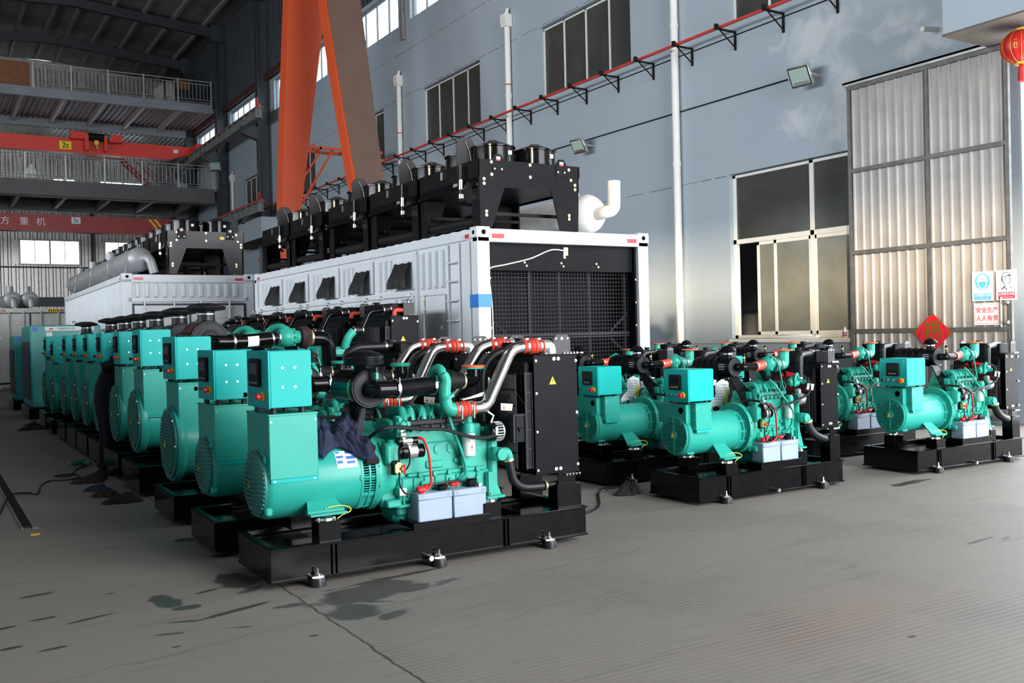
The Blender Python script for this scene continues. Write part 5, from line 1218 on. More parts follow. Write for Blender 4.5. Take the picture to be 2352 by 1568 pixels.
lab = ['front black roof radiator module on the open-ended white container, above its mesh grille', 'second black roof radiator module counted from the grille end of the white container', 'third black roof radiator module counted from the grille end of the white container', 'fourth black roof radiator module counted from the grille end of the white container', 'fifth and last black roof radiator module from the grille end, beside the orange gantry leg']
Ys = [10.0, 11.68, 13.40, 15.3, 17.0]
c0 = cooler(lab[0], (5.74, Ys[0], 2.91))
for i in range(1, 5): dup(c0, (5.74, Ys[i], 2.91), lab[i])
l0 = cooler('grey sheet roof radiator module with a yellow sticker on the closed-end white container', (4.58, 21.66, 3.09), 1.47, 'galv_dark', 'radiator modules on the closed-end container', True); l0.scale = (1.14,)*3
b = MB(); b.box(1.0, 1.08, -.006, 0, .68, .735); b.build('yellow_sticker', 'warn_yellow', l0)
l1 = cooler('second roof radiator module on the closed-end white container, behind the grey one', (4.58, 23.6, 3.09), 1.47, 'black_satin', 'radiator modules on the closed-end container', True); l1.scale = (1.14,)*3
for i, s_ in enumerate(('third', 'fourth', 'fifth')): dup(l1, (4.58, 25.5+1.9*i, 3.09), s_+' roof radiator module on the closed-end white container, counted from the grey one')
t = thing('exhaust_silencer', 'white exhaust silencer with upturned outlet on the open-ended container roof', 'silencer', (8.02, 10.7, 2.9))
MB().lathe([(0, .03), (.03, .14), (.10, .23), (.18, .27), (2.2, .27), (2.28, .2), (2.3, .02)], (0, 0, .38), (0,1,0), 30).build('drum', 'muffler', t)
p = MB(); p.tube(bend([(.02, .06, .36), (.03, -.12, .36), (.14, -.20, .40), (.15, -.20, .79)], .16, 9), .088, 20); p.cyl((.15, -.20, .60), (.15, -.20, .605), .092, n=20); p.build('outlet_pipe', 'muffler', t)
b = MB(); b.prism([(.42, .64), (.52, .64), (.50, .72), (.47, .74), (.44, .72)], 'x', -.01, .01); b.box(-.22, .22, .5, .54, .02, .14); b.box(-.22, .22, 1.7, 1.74, .02, .14); b.tube([(-.25, .52, .02), (-.22, .52, .3)], .01, 6); b.tube([(.25, .52, .02), (.2, .52, .3)], .01, 6); b.build('silencer_bracket', 'muffler', t)
t = thing('exhaust_silencer', 'long grey exhaust silencer with downturned elbow on the closed-end container roof', 'silencer', (4.10, 21.95, 3.09)); t.scale = (1.14,)*3
b = MB(); b.lathe([(0, .03), (.03, .13), (.1, .21), (.16, .235), (2.4, .235), (2.41, .245), (2.5, .245), (2.51, .235), (4.8, .235), (4.81, .245), (4.9, .245), (4.91, .235), (7.4, .235), (7.41, .245), (7.5, .245), (7.51, .235), (9.2, .235), (9.3, .1)], (0, 0, .30), (0,1,0), 26); b.build('drum', 'muffler_grey', t)
MB().tube(bend([(.04, .1, .30), (.12, -.12, .32), (.20, -.14, .02)], .16, 8), .085, 16).build('outlet_elbow', 'muffler_grey', t)
b = MB()
for y in (3.4, 6.0, 8.2): b.cyl((0, y, .5), (0, y, .68), .10, n=14)
for y in (.4, 2.6, 5.0, 7.6): b.tube([(-.24, y, .02), (-.20, y, .22)], .012, 6); b.tube([(.24, y, .02), (.2, y, .22)], .012, 6)
b.prism([(.3, .53), (.42, .53), (.36, .62)], 'x', -.01, .01); b.build('silencer_bracket', 'muffler_grey', t)

# ------------------------------------------------------------------ enclosed sets at the far left
def enclosure(label, loc, Lx, Wy, H, name):
    t = thing('enclosed_generator', label, 'generator', loc)
    MB().box(0, Lx, 0, Wy, .25, H, .03).build('canopy', 'cabin_teal', t)
    b = MB(); b.box(-.012, 0, .12, Wy-.12, .4, H-.35, .005); b.box(-.02, -.01, .2, .26, 1.0, 1.2); b.build('end_door', 'col_dark', t)
    MB().box(-.05, Lx+.05, .02, Wy-.02, 0, .25, .01).build('base_frame', 'black_gloss', t)
    b = MB(); b.box(.05, .16, -.004, 0, H-.13, H-.04); b.build('corner_badge', 'label_blue', t)
    if name:
        b = MB(); b.box(.30, 1.28, -.004, 0, H-.12, H-.03); b.m(1).box(.38, .46, -.006, -.003, H-.10, H-.055); st = b.build('name_strip', ['paper', 'sign_red'], t)
        text('lettering', 'GENERATOR', .06, 'sign_navy', (.72, -.008, H-.075), FACE_mY, st); 
        b = MB(); b.box(.32, .44, -.004, 0, H-.24, H-.15); b.build('notice', 'paper', t)
    b = MB(); b.tube([(Lx-.5+.05*math.cos(R(a)), .3, H+.03+.05*math.sin(R(a))) for a in range(0, 361, 40)], .014, 6); b.build('lifting_eye', 'zinc', t)
    return t
enclosure('tall teal enclosed generator with a white name strip along its top edge', (1.97, 23.0, 0), 1.42, 2.0, 2.03, True)
enclosure('shorter teal enclosed generator between the name-strip enclosure and the old beige container', (1.93, 26.6, 0), 1.3, 1.6, 1.84, False)

# ------------------------------------------------------------------ rows of open sets
gl = 'teal generating sets in the long row'; gr = 'small teal generating sets near the steel gate'
g1 = genset('A', 'first teal generating set of the long row, with a navy rag on its alternator', (1.88, 6.08, 0), gl)
g2 = dup(g1, (1.83, 7.27, 0), 'second teal generating set of the long row, with steel charge pipes like the first')
for ch in g2.children:
    if ch.name.startswith('exhaust_elbow'): ch.data = ch.data.copy(); ch.data.materials[2] = MATS['teal_engine']
c_0 = genset('C', 'third teal generating set of the long row, with bolted end cover and low rain cap', (1.85, 8.72, 0), gl)
b0 = genset('B', 'fourth teal generating set of the long row, the first with a tall mushroom rain cap', (1.90, 10.58, 0), gl)
for y, x_, lab in ((12.02, 1.93, 'fifth teal generating set of the long row, just before the worker in dark clothes'), (13.50, 1.95, 'sixth teal generating set of the long row, just beyond the worker in dark clothes'), (14.72, 1.95, 'seventh teal generating set of the long row, second beyond the worker'), (15.90, 1.95, 'eighth teal generating set of the long row, third beyond the worker'), (17.20, 1.95, 'ninth teal generating set of the long row, just before one with a lower control box')):
    dup(b0, (x_, y, 0), lab)
dup(c_0, (1.93, 18.85, 0), 'tenth teal generating set of the long row, its control box lower than its neighbours')
dup(b0, (1.95, 20.15, 0), 'eleventh teal generating set of the long row, last before the teal enclosures')
s0 = genset('S', 'small teal generating set at the head of its column, beside a black rag heap', (6.06, 6.60, 0), gr)
for x_, y, lab in ((6.06, 8.00, 'small teal generating set directly behind the one beside the black rag heap'), (6.06, 9.08, 'small teal generating set third in the black-rag column, half hidden by a black radiator'), (9.12, 6.50, 'small teal generating set standing alone in front of the red paper diamond'), (9.10, 7.92, 'small teal generating set directly behind the one in front of the red diamond'), (9.10, 9.22, 'small teal generating set third in the red-diamond column, below the sliding window'), (9.10, 10.58, 'small teal generating set fourth in the red-diamond column, below the white downpipe'), (9.10, 12.15, 'small teal generating set last in the red-diamond column, by the white container corner')):
    dup(s0, (x_, y, 0), lab)
# ------------------------------------------------------------------ steel gate leaf, signs, lanterns
GX = 14.42
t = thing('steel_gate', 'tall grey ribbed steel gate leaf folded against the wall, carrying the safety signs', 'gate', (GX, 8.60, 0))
for k, (a, c) in enumerate(((.06, 1.40), (1.44, 2.99))):
    b = MB(); y = a; pts = []
    while y < c:
        for (yy, xx) in ((y, .05), (y+.035, .05), (y+.05, .02), (y+.075, .02), (y+.09, .05)): pts.append((min(yy, c), xx))
        y += .178
    pts.append((c, .05)); rows = [[(xx, yy, z) for yy, xx in pts] for z in (.06, 5.9)]
    b.sheet(rows); b.build('ribbed_sheet', 'door_sheet', t, smooth=False)
b = MB()
for y in (0, 1.39, 2.97): b.box(-.0, .06, y, y+.06, .04, 5.94)
for z in (.06, 1.48, 2.90, 4.38): b.box(-.002, .05, .03, 3.0, z, z+.075, .006)
b.box(-.01, .06, 0, 3.03, 5.88, 5.95); b.build('gate_frame', 'door_frame', t)
b = MB(); b.box(-.03, .28, -.1, 3.1, 6.0, 6.03); b.build('hood_shadow_gap', 'void', t); b = MB(); b.box(-.02, .28, -.1, 3.1, 5.955, 5.995); b.build('top_hood', 'galv', t)  # black strip put in for the shade gap above the hood
b = MB(); b.cyl((-.03, .16, 1.55), (-.03, .16, 2.02), .017, n=8)
for z in (1.62, 1.93): b.sph((-.02, .06, z), .035, 12, 8)
b.build('drop_bolt', 'zinc', t)
def sign(name, label, yc, zc, w, h, tilt=0):
    o = thing(name, label, 'sign', (GX-.012, yc, zc), 0)
    MB().box(0, .006, -w/2, w/2, -h/2, h/2, .002).build('sign_board', 'paper', o); return o
def flat(poly, x): # polygon given as (right, up) seen from -X, right = -Y
    return [(x, -u, v) for u, v in poly]
def ring(cx, cy, r, n=30, sx=1, sy=1): return [(cx+r*sx*math.cos(2*PI*i/n), cy+r*sy*math.sin(2*PI*i/n)) for i in range(n)]
# helmet sign
s = sign('safety_sign', 'white safety sign with a blue disc and white helmet on the steel gate', 9.07, 2.20, .36, .47)
g = MB(); g.add(flat(ring(0, .075, .128, 36, 1, 1.02), -.001), [range(36)]); g.m(1).add(flat([(-.09, .085), (-.085, .13), (-.05, .175), (0, .188), (.05, .175), (.085, .13), (.09, .085), (.10, .075), (.07, .068), (.0, .078), (-.07, .068), (-.10, .075)], -.002), [range(12)])
g.add(flat([(-.085, .07), (-.07, .062), (-.055, .01), (-.03, -.025), (.03, -.025), (.055, .01), (.07, .062), (.085, .07), (.07, .0), (.04, -.04), (-.04, -.04), (-.07, .0)], -.002), [(0,1,2,11), (2,3,10,11), (3,4,9,10), (4,5,8,9), (5,6,7,8)])
g.m(0).add(flat([(-.145, -.115), (.145, -.115), (.145, -.215), (-.145, -.215)], -.001), [(0,1,2,3)]); g.build('helmet_symbol', ['sign_blue', 'paper'], s, smooth=False)
text('lettering', '必须戴安全帽', .045, 'paper', (-.003, 0, -.148), FACE_mX, s); text('lettering', 'MUST WEAR SAFETY HELMET', .017, 'paper', (-.003, 0, -.192), FACE_mX, s)
# worker sign
s = sign('safety_sign', 'white safety sign with a drawn capped worker and red caption on the steel gate', 8.675, 2.20, .34, .47)
g = MB(); g.add(flat([(-.07, .13), (-.06, .175), (-.02, .20), (.03, .195), (.065, .165), (.075, .13), (.02, .14), (-.03, .125)], -.001), [range(8)])
g.m(1).add(flat([(-.058, .135), (-.05, .17), (-.015, .19), (.03, .186), (.055, .16), (.02, .15), (-.03, .135)], -.002), [range(7)])
g.m(0).add(flat([(-.075, .13), (-.062, .13), (-.055, .06), (-.02, .01), (-.03, .005), (-.07, .06), (-.082, .09)], -.001), [range(7)])
for (u, v, w) in ((-.01, .095, .03), (.045, .095, .022)): g.add(flat([(u-w/2, v), (u, v+.012), (u+w/2, v), (u, v-.005)], -.001), [range(4)])
g.add(flat([(.07, .12), (.078, .11), (.06, .04), (.03, .0), (.028, .006), (.053, .045)], -.001), [range(6)]); g.add(flat([(.015, .035), (.04, .037), (.04, .03), (.015, .028)], -.001), [range(4)])
g.add(flat([(-.11, -.07), (-.05, -.035), (-.02, .0), (-.01, -.01), (-.03, -.045), (-.06, -.06)], -.001), [range(6)]); g.add(flat([(.12, -.065), (.07, -.03), (.05, -.0), (.06, -.035)], -.001), [range(4)]); g.add(flat([(-.02, -.02), (.01, -.06), (.0, -.085), (-.01, -.06)], -.001), [range(4)])
g.build('worker_drawing', ['sign_navy', 'paper'], s, smooth=False)
g = MB(); g.add(flat([(-.135, -.11), (.135, -.11), (.135, -.21), (-.135, -.21)], -.001), [(0,1,2,3)]); g.build('caption_band', 'sign_red', s, smooth=False)
text('lettering', '必须戴安全帽', .042, 'paper', (-.003, 0, -.142), FACE_mX, s); text('lettering', 'MUST WEAR SAFETY HELMET', .016, 'paper', (-.003, 0, -.187), FACE_mX, s)
s = sign('safety_sign', 'white sign with red Chinese characters in two lines, below the blue helmet sign', 9.0, 1.755, .45, .35)
g = MB(); fr = ring(0, 0, 1)
def rr(w, h, r): return [(sx*(w-r)+r*math.cos(R(a)), sy*(h-r)+r*math.sin(R(a))) for sx, sy, a0 in ((1, 1, 0), (-1, 1, 90), (-1, -1, 180), (1, -1, 270)) for a in range(a0, a0+91, 15)]
o_, i_ = rr(.20, .155, .035), rr(.196, .151, .033); nn = len(o_); g.add(flat(o_, -.001)+flat(i_, -.001), [(i, (i+1) % nn, nn+(i+1) % nn, nn+i) for i in range(nn)]); g.build('red_border', 'sign_red', s, smooth=False)
text('lettering', '安全生产', .095, 'sign_red', (-.002, 0, .062), FACE_mX, s, bold=.001); text('lettering', '人人有责', .095, 'sign_red', (-.002, 0, -.068), FACE_mX, s, bold=.001)
# Fu diamond
s = thing('paper_diamond', 'red new-year paper diamond with a gold character, hung on the steel gate', 'decoration', (GX-.02, 9.97, 1.47))
b = MB(); q = .34; b.add(flat([(0, q), (q*1.06, 0), (0, -q), (-q*1.06, 0)], 0)+flat([(0, q), (q*1.06, 0), (0, -q), (-q*1.06, 0)], .006), [(0,1,2,3), (7,6,5,4), (0,4,5,1), (1,5,6,2), (2,6,7,3), (3,7,4,0)]); b.build('red_sheet', 'fu_red', s, smooth=False)
b = MB()
for (cx, cy) in ((0, 1), (1.06, 0), (0, -1), (-1.06, 0)):
    tip = (cx*q, cy*q); k_ = .22; L_ = (cx*q*(1-k_)-cy*q*k_*1.06, cy*q*(1-k_)+cx*q*k_/1.06); R_ = (cx*q*(1-k_)+cy*q*k_*1.06, cy*q*(1-k_)-cx*q*k_/1.06); b.add(flat([tip, L_, (cx*q*(1-k_*.7), cy*q*(1-k_*.7)), R_], -.001), [(0,1,2,3)])
b.build('gold_corner', 'fu_gold', s, smooth=False)
text('gold_character', '福', .36, 'fu_gold', (-.003, .0, .015), FACE_mX, s, bold=.006)
b = MB()
for k_ in range(5): b.add(flat([(.20+.012*k_, .10-.045*k_), (.215+.012*k_, .115-.045*k_), (.225+.012*k_, .10-.045*k_), (.21+.012*k_, .085-.045*k_)], -.001), [(0,1,2,3)]); b.add(flat([(-.20-.012*k_, .06-.035*k_), (-.215-.012*k_, .075-.035*k_), (-.225-.012*k_, .06-.035*k_), (-.21-.012*k_, .045-.035*k_)], -.001), [(0,1,2,3)])
b.build('side_print', 'sign_navy', s, smooth=False)
def lantern(label, loc, r, hang):
    t = thing('red_lantern', label, 'lantern', loc)
    b = MB(); n = 32; rows = []
    pr = [(math.sin(PI*j/14), math.cos(PI*j/14)) for j in range(1, 14)]
    vs = []; fs = []
    for (s_, c_) in pr:
        for i in range(n*2): k_ = 1-.035*(i % 4 == 0); a = PI*i/n; vs.append((r*s_*k_*math.cos(a), r*s_*k_*math.sin(a), r*.86*c_))
    for j in range(len(pr)-1):
        for i in range(n*2): i2 = (i+1) % (n*2); fs.append((j*n*2+i, j*n*2+i2, (j+1)*n*2+i2, (j+1)*n*2+i))
    b.add(vs, fs); b.build('lantern_body', 'lantern_red', t)
    b = MB()
    for z in (.82, -.82): b.cyl((0, 0, r*z-.02), (0, 0, r*z+.02), r*.34, n=20)
    for a in range(0, 360, 30):
        p = [(r*1.006*math.sin(PI*j/14)*math.cos(R(a)), r*1.006*math.sin(PI*j/14)*math.sin(R(a)), r*.86*math.cos(PI*j/14)) for j in range(1, 14)]; b.tube(p, r*.010, 4)
    for a in (15, 195, 255, 135):
        for (du, dv, w, h) in ((0, .18, .16, .03), (0, 0, .2, .03), (-.05, -.12, .03, .2), (.06, -.1, .03, .2), (0, -.24, .18, .03)):
            c = lambda u, v: (r*1.012*math.cos(R(a)+u)*math.sqrt(max(0, 1-(v/.86)**2)), r*1.012*math.sin(R(a)+u)*math.sqrt(max(0, 1-(v/.86)**2)), r*v)
            b.add([c(du-w/2, dv-h/2), c(du+w/2, dv-h/2), c(du+w/2, dv+h/2), c(du-w/2, dv+h/2)], [(0,1,2,3)])
    b.build('gold_trim', 'gold', t)
    b = MB(); b.cyl((0, 0, r*.84), (0, 0, hang), .008, n=6); b.m(1).lathe([(-r*.86, r*.10), (-r*1.0, r*.14), (-r*1.02, r*.18), (-r*1.75, r*.2)], (0,0,0), (0,0,1), 14); b.build('tassel', ['gold', 'lantern_red'], t)
    return t
lantern('large red lantern with gold marks hanging from the concrete canopy above the gate', (13.85, 8.04, 5.66), .29, .32)
lantern('small far red lantern hanging in front of the distant doorway, seen past the black radiators', (14.3, 46.3, 5.48), .24, .80)

# ------------------------------------------------------------------ wall fittings
def floodlight(label, loc, rz, w=.40, h=.34, tilt=28):
    t = thing('floodlight', label, 'floodlight', loc, rz)
    M = Matrix.Rotation(R(tilt), 4, 'X')
    b = MB(); b.box(-w/2, w/2, -.03, .05, -h/2, h/2, .012); b.box(-w/2+.06, w/2-.06, .05, .09, -h/2+.06, h/2-.06, .01); b.v = [tuple(M @ Vector(v)) for v in b.v]; b.build('lamp_housing', 'cast_alu', t)
    b = MB(); b.box(-w/2+.015, w/2-.015, -.034, -.030, -h/2+.015, h/2-.015); b.v = [tuple(M @ Vector(v)) for v in b.v]; b.build('black_bezel', 'black_matt', t)
    b = MB(); q = .035; b.m(1).add([(-w/2+q, -.036, -h/2+q), (w/2-q, -.036, -h/2+q), (w/2-q-.05, -.036, -h/2+q+.07), (-w/2+q+.05, -.036, -h/2+q+.07)], [(0,1,2,3)]); b.m(0).add([(-w/2+q, -.0355, -h/2+q), (w/2-q, -.0355, -h/2+q), (w/2-q, -.0355, h/2-q), (-w/2+q, -.0355, h/2-q)], [(0,1,2,3)]); b.v = [tuple(M @ Vector(v)) for v in b.v]; b.build('lens', ['lens', 'steel'], t, smooth=False)
    b = MB(); b.box(w/2+.005, w/2+.02, -.02, .34, -.02, .02); b.box(-w/2-.02, -w/2-.005, -.02, .34, -.02, .02); b.box(-w/2-.02, w/2+.02, .33, .345, -.03, .03); b.build('yoke_bracket', 'cast_alu', t)
    return t
floodlight('large square floodlight on the blue wall above the big sliding window', (14.34, 12.62, 6.38), R(-82), .46, .40)
floodlight('square floodlight on the blue wall above the white silencer outlet', (14.34, 19.85, 6.34), R(-80), .44, .38)
floodlight('far square floodlight on the dark steel column beside the lower railing', (13.9, 53.2, 11.1), R(-35), .62, .52)
tag(MB().tube([(WX-.03, 12.9, 6.50), (WX-.03, 19.9, 6.54), (WX-.03, 26, 6.6)], .014, 6).build('power_conduit', 'black_matt'), 'thin black power conduit running along the wall between the two floodlights', 'conduit')
t = thing('conductor_rail', 'thin red power rail on black triangular brackets along the blue wall', 'power rail', (14.25, 0, 7.87))
MB().box(-.03, .03, 11.0, 46, -.025, .025).build('red_bar', 'rail_red', t)
MB().tube([(.435, 11.0, -.10), (.435, 46, -.13)], .012, 6).build('feeder_cable', 'black_matt', t)
y = 12.0
while y < 45:
    b = MB(); b.box(-.12, .44, y-.02, y+.02, -.06, -.025); b.box(.41, .445, y-.02, y+.02, -.42, -.025); b.tube([(-.0, y, -.06), (.42, y, -.36)], .016, 5); b.box(-.14, -.06, y-.03, y+.03, -.05, .05); b.build('rail_bracket', 'black_matt', t); y += 1.32
for k_, (yy, zt, lab) in enumerate(((16.45, 14.3, 'tall white downpipe running the full wall height beside the big sliding window'), (23.6, 10.45, 'white downpipe with hopper head between the two dusty upper windows'), (30.98, 10.45, 'thin white downpipe with hopper head beside the brown gantry leg'), (52.4, 10.2, 'far white downpipe with hopper head beside the dark column and floodlight'))):
    t = thing('downpipe', lab, 'pipe', (WX-.10, yy, 0), 0, 'white downpipes on the wall')
    b = MB(); b.cyl((0, 0, 0), (0, 0, zt), .085, n=16); z = 2.2
    while z < zt: b.cyl((0, 0, z), (0, 0, z+.12), .095, n=16); z += 3.1
    b.build('pipe', 'pvc', t)
    if k_: b = MB(); b.prism([(-.11, zt), (.09, zt), (.09, zt+.14), (.09, zt+.36), (-.15, zt+.36), (-.15, zt+.14)], 'y', -.13, .13); b.cyl((0, 0, zt+.36), (0, 0, zt+.44), .06, n=12); b.tube([(0, 0, zt+.44), (.01, 0, zt+.52), (.05, 0, zt+.53)], .045, 10); b.build('hopper_head', 'pvc', t)
    b = MB(); b.cyl((0, 0, zt*.84), (0, 0, zt*.84+.03), .094, n=16); b.build('pipe_clip', 'rail_red', t)
t = thing('wall_spout', 'short white drain spout sticking out of the wall beside the canopy', 'pipe', (WX, 9.98, 6.58)); MB().cyl((0, 0, 0), (-.34, .04, -.03), .045, n=14).build('pipe', 'pvc', t)
b = MB(); b.box(WX-.14, WX-.02, 30.52, 30.72, 12.0, 12.9); b.box(WX-.13, WX-.03, 30.56, 30.68, 12.9, 14.3); tag(b.build('cable_duct', 'frame_dark'), 'dark square cable duct hanging between the bright high windows', 'conduit')

# ------------------------------------------------------------------ cranes
def loft4(b, A, B): # two 4-point loops
    b.add(list(A)+list(B), [(0,1,5,4), (1,2,6,5), (2,3,7,6), (3,0,4,7), (3,2,1,0), (4,5,6,7)])
t = thing('gantry_crane_leg', 'tall orange A-shaped gantry crane leg rising behind the black roof radiators', 'crane', (10.2, 27.6, 0))
b = MB(); L = lambda xa, xb, y, z, th=.58: [(xa, y-th/2, z), (xb, y-th/2, z), (xb, y+th/2, z), (xa, y+th/2, z)]
prof = [(-.05, .26, 2.9, .3), (-.12, .30, 2.85, 4.2), (-.25, .42, 2.75, 6.0), (-.14, .85, 2.50, 9.5), (-.02, 1.22, 2.30, 12.4), (.15, 1.75, 2.0, 16.5)]
for p, q in zip(prof[:-1], prof[1:]): loft4(b, L(p[0], p[1], p[2], p[3]), L(q[0], q[1], q[2], q[3]))
b.build('far_leg', 'orange_crane', t)
b = MB(); prof = [(-.05, .6, -5.2, .3), (-.10, .80, -2.9, 5.9), (-.04, 1.0, -1.75, 8.8), (-.02, 1.12, -.85, 11.4), (.1, 1.45, .8, 16.5)]
for p, q in zip(prof[:-1], prof[1:]): loft4(b, L(p[0], p[1], p[2], p[3], .5), L(q[0], q[1], q[2], q[3], .5))
b.build('near_leg', 'orange_crane', t)
b = MB(); prof = [(x0+.06, x1-.0, y-.26, z) for x0, x1, y, z in prof]
b.sheet([[(p_[0], p_[2], p_[3]) for p_ in prof], [(p_[1], p_[2], p_[3]) for p_ in prof]]); b.sheet([[(p_[0], p_[2]+.005, p_[3]) for p_ in prof], [(p_[1], p_[2]+.005, p_[3]) for p_ in prof]]); b.build('front_sheet', 'leg_brown', t, smooth=False)  # brown sheet laid over the near leg's front
b = MB(); b.box(-.3, 1.9, -1, 3.5, 16.3, 17.4, .03); b.build('top_girder', 'orange_crane', t)
b = MB(); b.box(-.15, .75, -6.0, 3.6, .05, .5, .02); b.build('travel_truck', 'orange_crane', t)
b = MB(); zc = 8.15
for dy in (-.3, .5): b.box(1.0, 3.95, 4.2+dy, 4.28+dy, zc-.05, zc+.05)
for x_ in (1.6, 2.6, 3.8): b.box(x_, x_+.07, 3.9, 4.8, zc-.05, zc+.03)
b.tube([(1.1, 4.3, 6.3), (2.2, 4.3, zc)], .04, 6); b.tube([(1.1, 4.7, 6.9), (1.9, 4.7, zc)], .035, 6); b.box(3.85, 4.1, 4.0, 4.9, zc-.30, zc-.2); b.build('collector_arm', 'orange_crane', t)
def overhead(label, z0, z1, y, m, x1, hoist):
    t = thing('overhead_crane', label, 'crane', (0, y, 0))
    b = MB(); b.prism([(-12, z0), (x1-1.6, z0), (x1-.5, z0+.32), (x1-.1, z0+.32), (x1-.1, z1), (-12, z1)], 'y', -.22, .22); b.box(-12, x1-1.5, -.30, .30, z0-.03, z0); b.build('bridge_girder', m, t)
    b = MB(); b.box(x1-.45, x1+.05, -1.5, 1.5, z0+.35, z0+.75, .02); b.build('end_truck', m, t)
    if hoist:
        b = MB(); b.box(7.05, 7.9, -.7, -.25, z1-.1, z1+.32, .03); b.box(9.0, 9.7, -.7, -.25, z1-.15, z1+.28, .03); b.box(7.75, 7.95, -.75, -.3, z0+.1, z1+.2); b.box(8.75, 8.9, -.75, -.3, z0+.1, z1+.2); b.build('hoist_frame', m, t)
        b = MB(); b.cyl((7.95, -.55, z1+.1), (8.8, -.55, z1+.1), .2, n=16); b.m(1).cyl((8.75, -.55, z1+.15), (9.1, -.55, z1+.15), .17, n=16); b.build('hoist_drum', ['black_matt', 'teal_dark'], t)
        b = MB(); b.box(8.25, 8.5, -.6, -.45, z1-.35, z1-.05, .03); b.cyl((8.38, -.52, z1-.05), (8.38, -.52, z1+.1), .015, n=6); b.tube([(8.38, -.52, z1-.35), (8.38, -.52, z1-.5), (8.46, -.52, z1-.55), (8.44, -.52, z1-.45)], .03, 8); b.build('hook_block', 'gold', t)
    return t
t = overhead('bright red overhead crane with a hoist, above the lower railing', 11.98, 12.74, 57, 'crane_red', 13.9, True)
b = MB(); b.box(6.55, 7.15, -.235, -.22, 12.12, 12.55); pl = b.build('capacity_plate', 'warn_yellow', t); text('lettering', '2t', .42, 'void', (6.85, -.24, 12.33), FACE_mY, pl)
MB().box(12.5, 12.75, -.235, -.22, 12.35, 12.55).build('label', 'paper', t)
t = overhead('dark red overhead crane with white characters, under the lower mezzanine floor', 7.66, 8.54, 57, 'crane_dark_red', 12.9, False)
text('lettering', '方', .46, 'refl_white', (3.85, -.24, 8.12), FACE_mY, t); text('lettering', '重', .46, 'refl_white', (4.75, -.24, 8.12), FACE_mY, t); text('lettering', '机', .46, 'refl_white', (5.55, -.24, 8.12), FACE_mY, t)
b = MB(); b.box(7.05, 7.5, -.235, -.22, 8.1, 8.45); pl = b.build('capacity_plate', 'paper', t); text('lettering', '5t', .34, 'void', (7.27, -.24, 8.27), FACE_mY, pl)
b = MB(); b.prism([(11.0, 8.5), (11.15, 8.5), (11.75, 7.75), (11.6, 7.75)], 'y', -.235, -.225); b.prism([(11.3, 8.5), (11.45, 8.5), (12.05, 7.75), (11.9, 7.75)], 'y', -.235, -.225); b.build('hazard_stripe', 'gold', t)
for z, lab in ((8.0, 'lower dark crane runway beam with red rail on top, leaving the first column'), (12.35, 'upper dark crane runway beam with red rail on top, crossing the bright high windows')):
    t = thing('runway_beam', lab, 'beam', (13.55, 0, z))
    b = MB(); b.box(-.012, .012, 43.8, 64, -.5, 0); b.box(-.16, .16, 43.8, 64, -.03, 0); b.box(-.16, .16, 43.8, 64, -.5, -.47)
    for i in range(20): b.box(-.14, .14, 44+i*1.0, 44.02+i*1.0, -.47, -.03)
    b.build('beam', 'frame_dark', t)
    b = MB(); b.box(-.05, .05, 43.8, 64, 0, .12); b.box(-.10, -.05, 43.9, 44.1, .0, .45); b.build('crane_rail', 'rail_red', t)
    for yy in (46.0, 53.5, 60.7): b = MB(); b.prism([(-.25, -.5), (.56, -.5), (.56, -1.15), (-.25, -.85)], 'y', yy-.18, yy+.18); b.build('column_bracket', 'col_dark', t)
# railings on the mezzanine edges
def railing(label, x0, x1, y, z, h):
    t = thing('railing', label, 'railing', (0, y, z))
    MB().cyl((x0, 0, h), (x1, 0, h), .03, n=8).build('handrail', 'railing', t)
    for zz in (h-.17, .22, .08): MB().cyl((x0, 0, zz), (x1, 0, zz), .02, n=6).build('cross_rail', 'railing', t)
    n_ = max(1, round((x1-x0)/1.95)); xs_ = [x0+(x1-x0)*i/n_ for i in range(n_+1)]
    for x_ in xs_: MB().box(x_-.035, x_+.035, -.035, .035, 0, h+.05).build('post', 'railing', t)
    for a, c in zip(xs_[:-1], xs_[1:]):
        b = MB(); m_ = 9
        for i in range(1, m_): x_ = a+(c-a)*i/m_; b.cyl((x_, 0, .22), (x_, 0, h-.17), .016, n=5, caps=False)
        b.build('baluster_panel', 'railing', t)
    return t
railing('grey steel railing along the lower mezzanine edge, below the bright red crane', -1, 14.0, 54.06, 9.98, 1.26)
railing('grey steel railing along the upper mezzanine edge, under the dark roof', 5.1, 14.0, 54.06, 14.66, 1.25)
b = MB(); b.box(1.5, 4.95, 53.96, 54.04, 14.66, 15.86, .02); tag(b.build('board_screen', 'wood_orange'), 'orange board screen standing at the upper railing', 'panel')
t = thing('wrapped_panels', 'foil-wrapped panels with an orange board behind the upper railing', 'panel', (11.4, 54.5, 14.66)); b = MB(); b.prism([(-.35, 0), (.15, 0), (.15, 1.15), (-.35, .6)], 'y', 0, .06); b.cut(); b.box(.3, .75, 0, .08, 0, 1.2); b.each('foil_panel', 'foil', t); b = MB(); b.box(.7, 1.6, .1, .16, .85, 1.4); b.box(.7, .78, .08, .16, 0, 1.4); b.build('orange_board', 'wood_orange', t)
b = MB()
for dy in (0, .8): b.tube([(9.9, dy, 12.0), (12.0, dy, 9.95)], .07, 6); b.tube([(9.9, dy, 12.9), (12.0, dy, 10.85)], .03, 5)
for i in range(10): x_ = 10.0+i*.2; b.box(x_, x_+.24, 0, .8, 11.9-i*.2, 11.93-i*.2)
b.box(8.0, 9.95, 0, .8, 11.93, 12.0); o = b.build('steel_stair', 'crane_dark_red'); o.location = (0, 57.8, 0); tag(o, 'red steel stair flight behind the lower railing', 'stair')
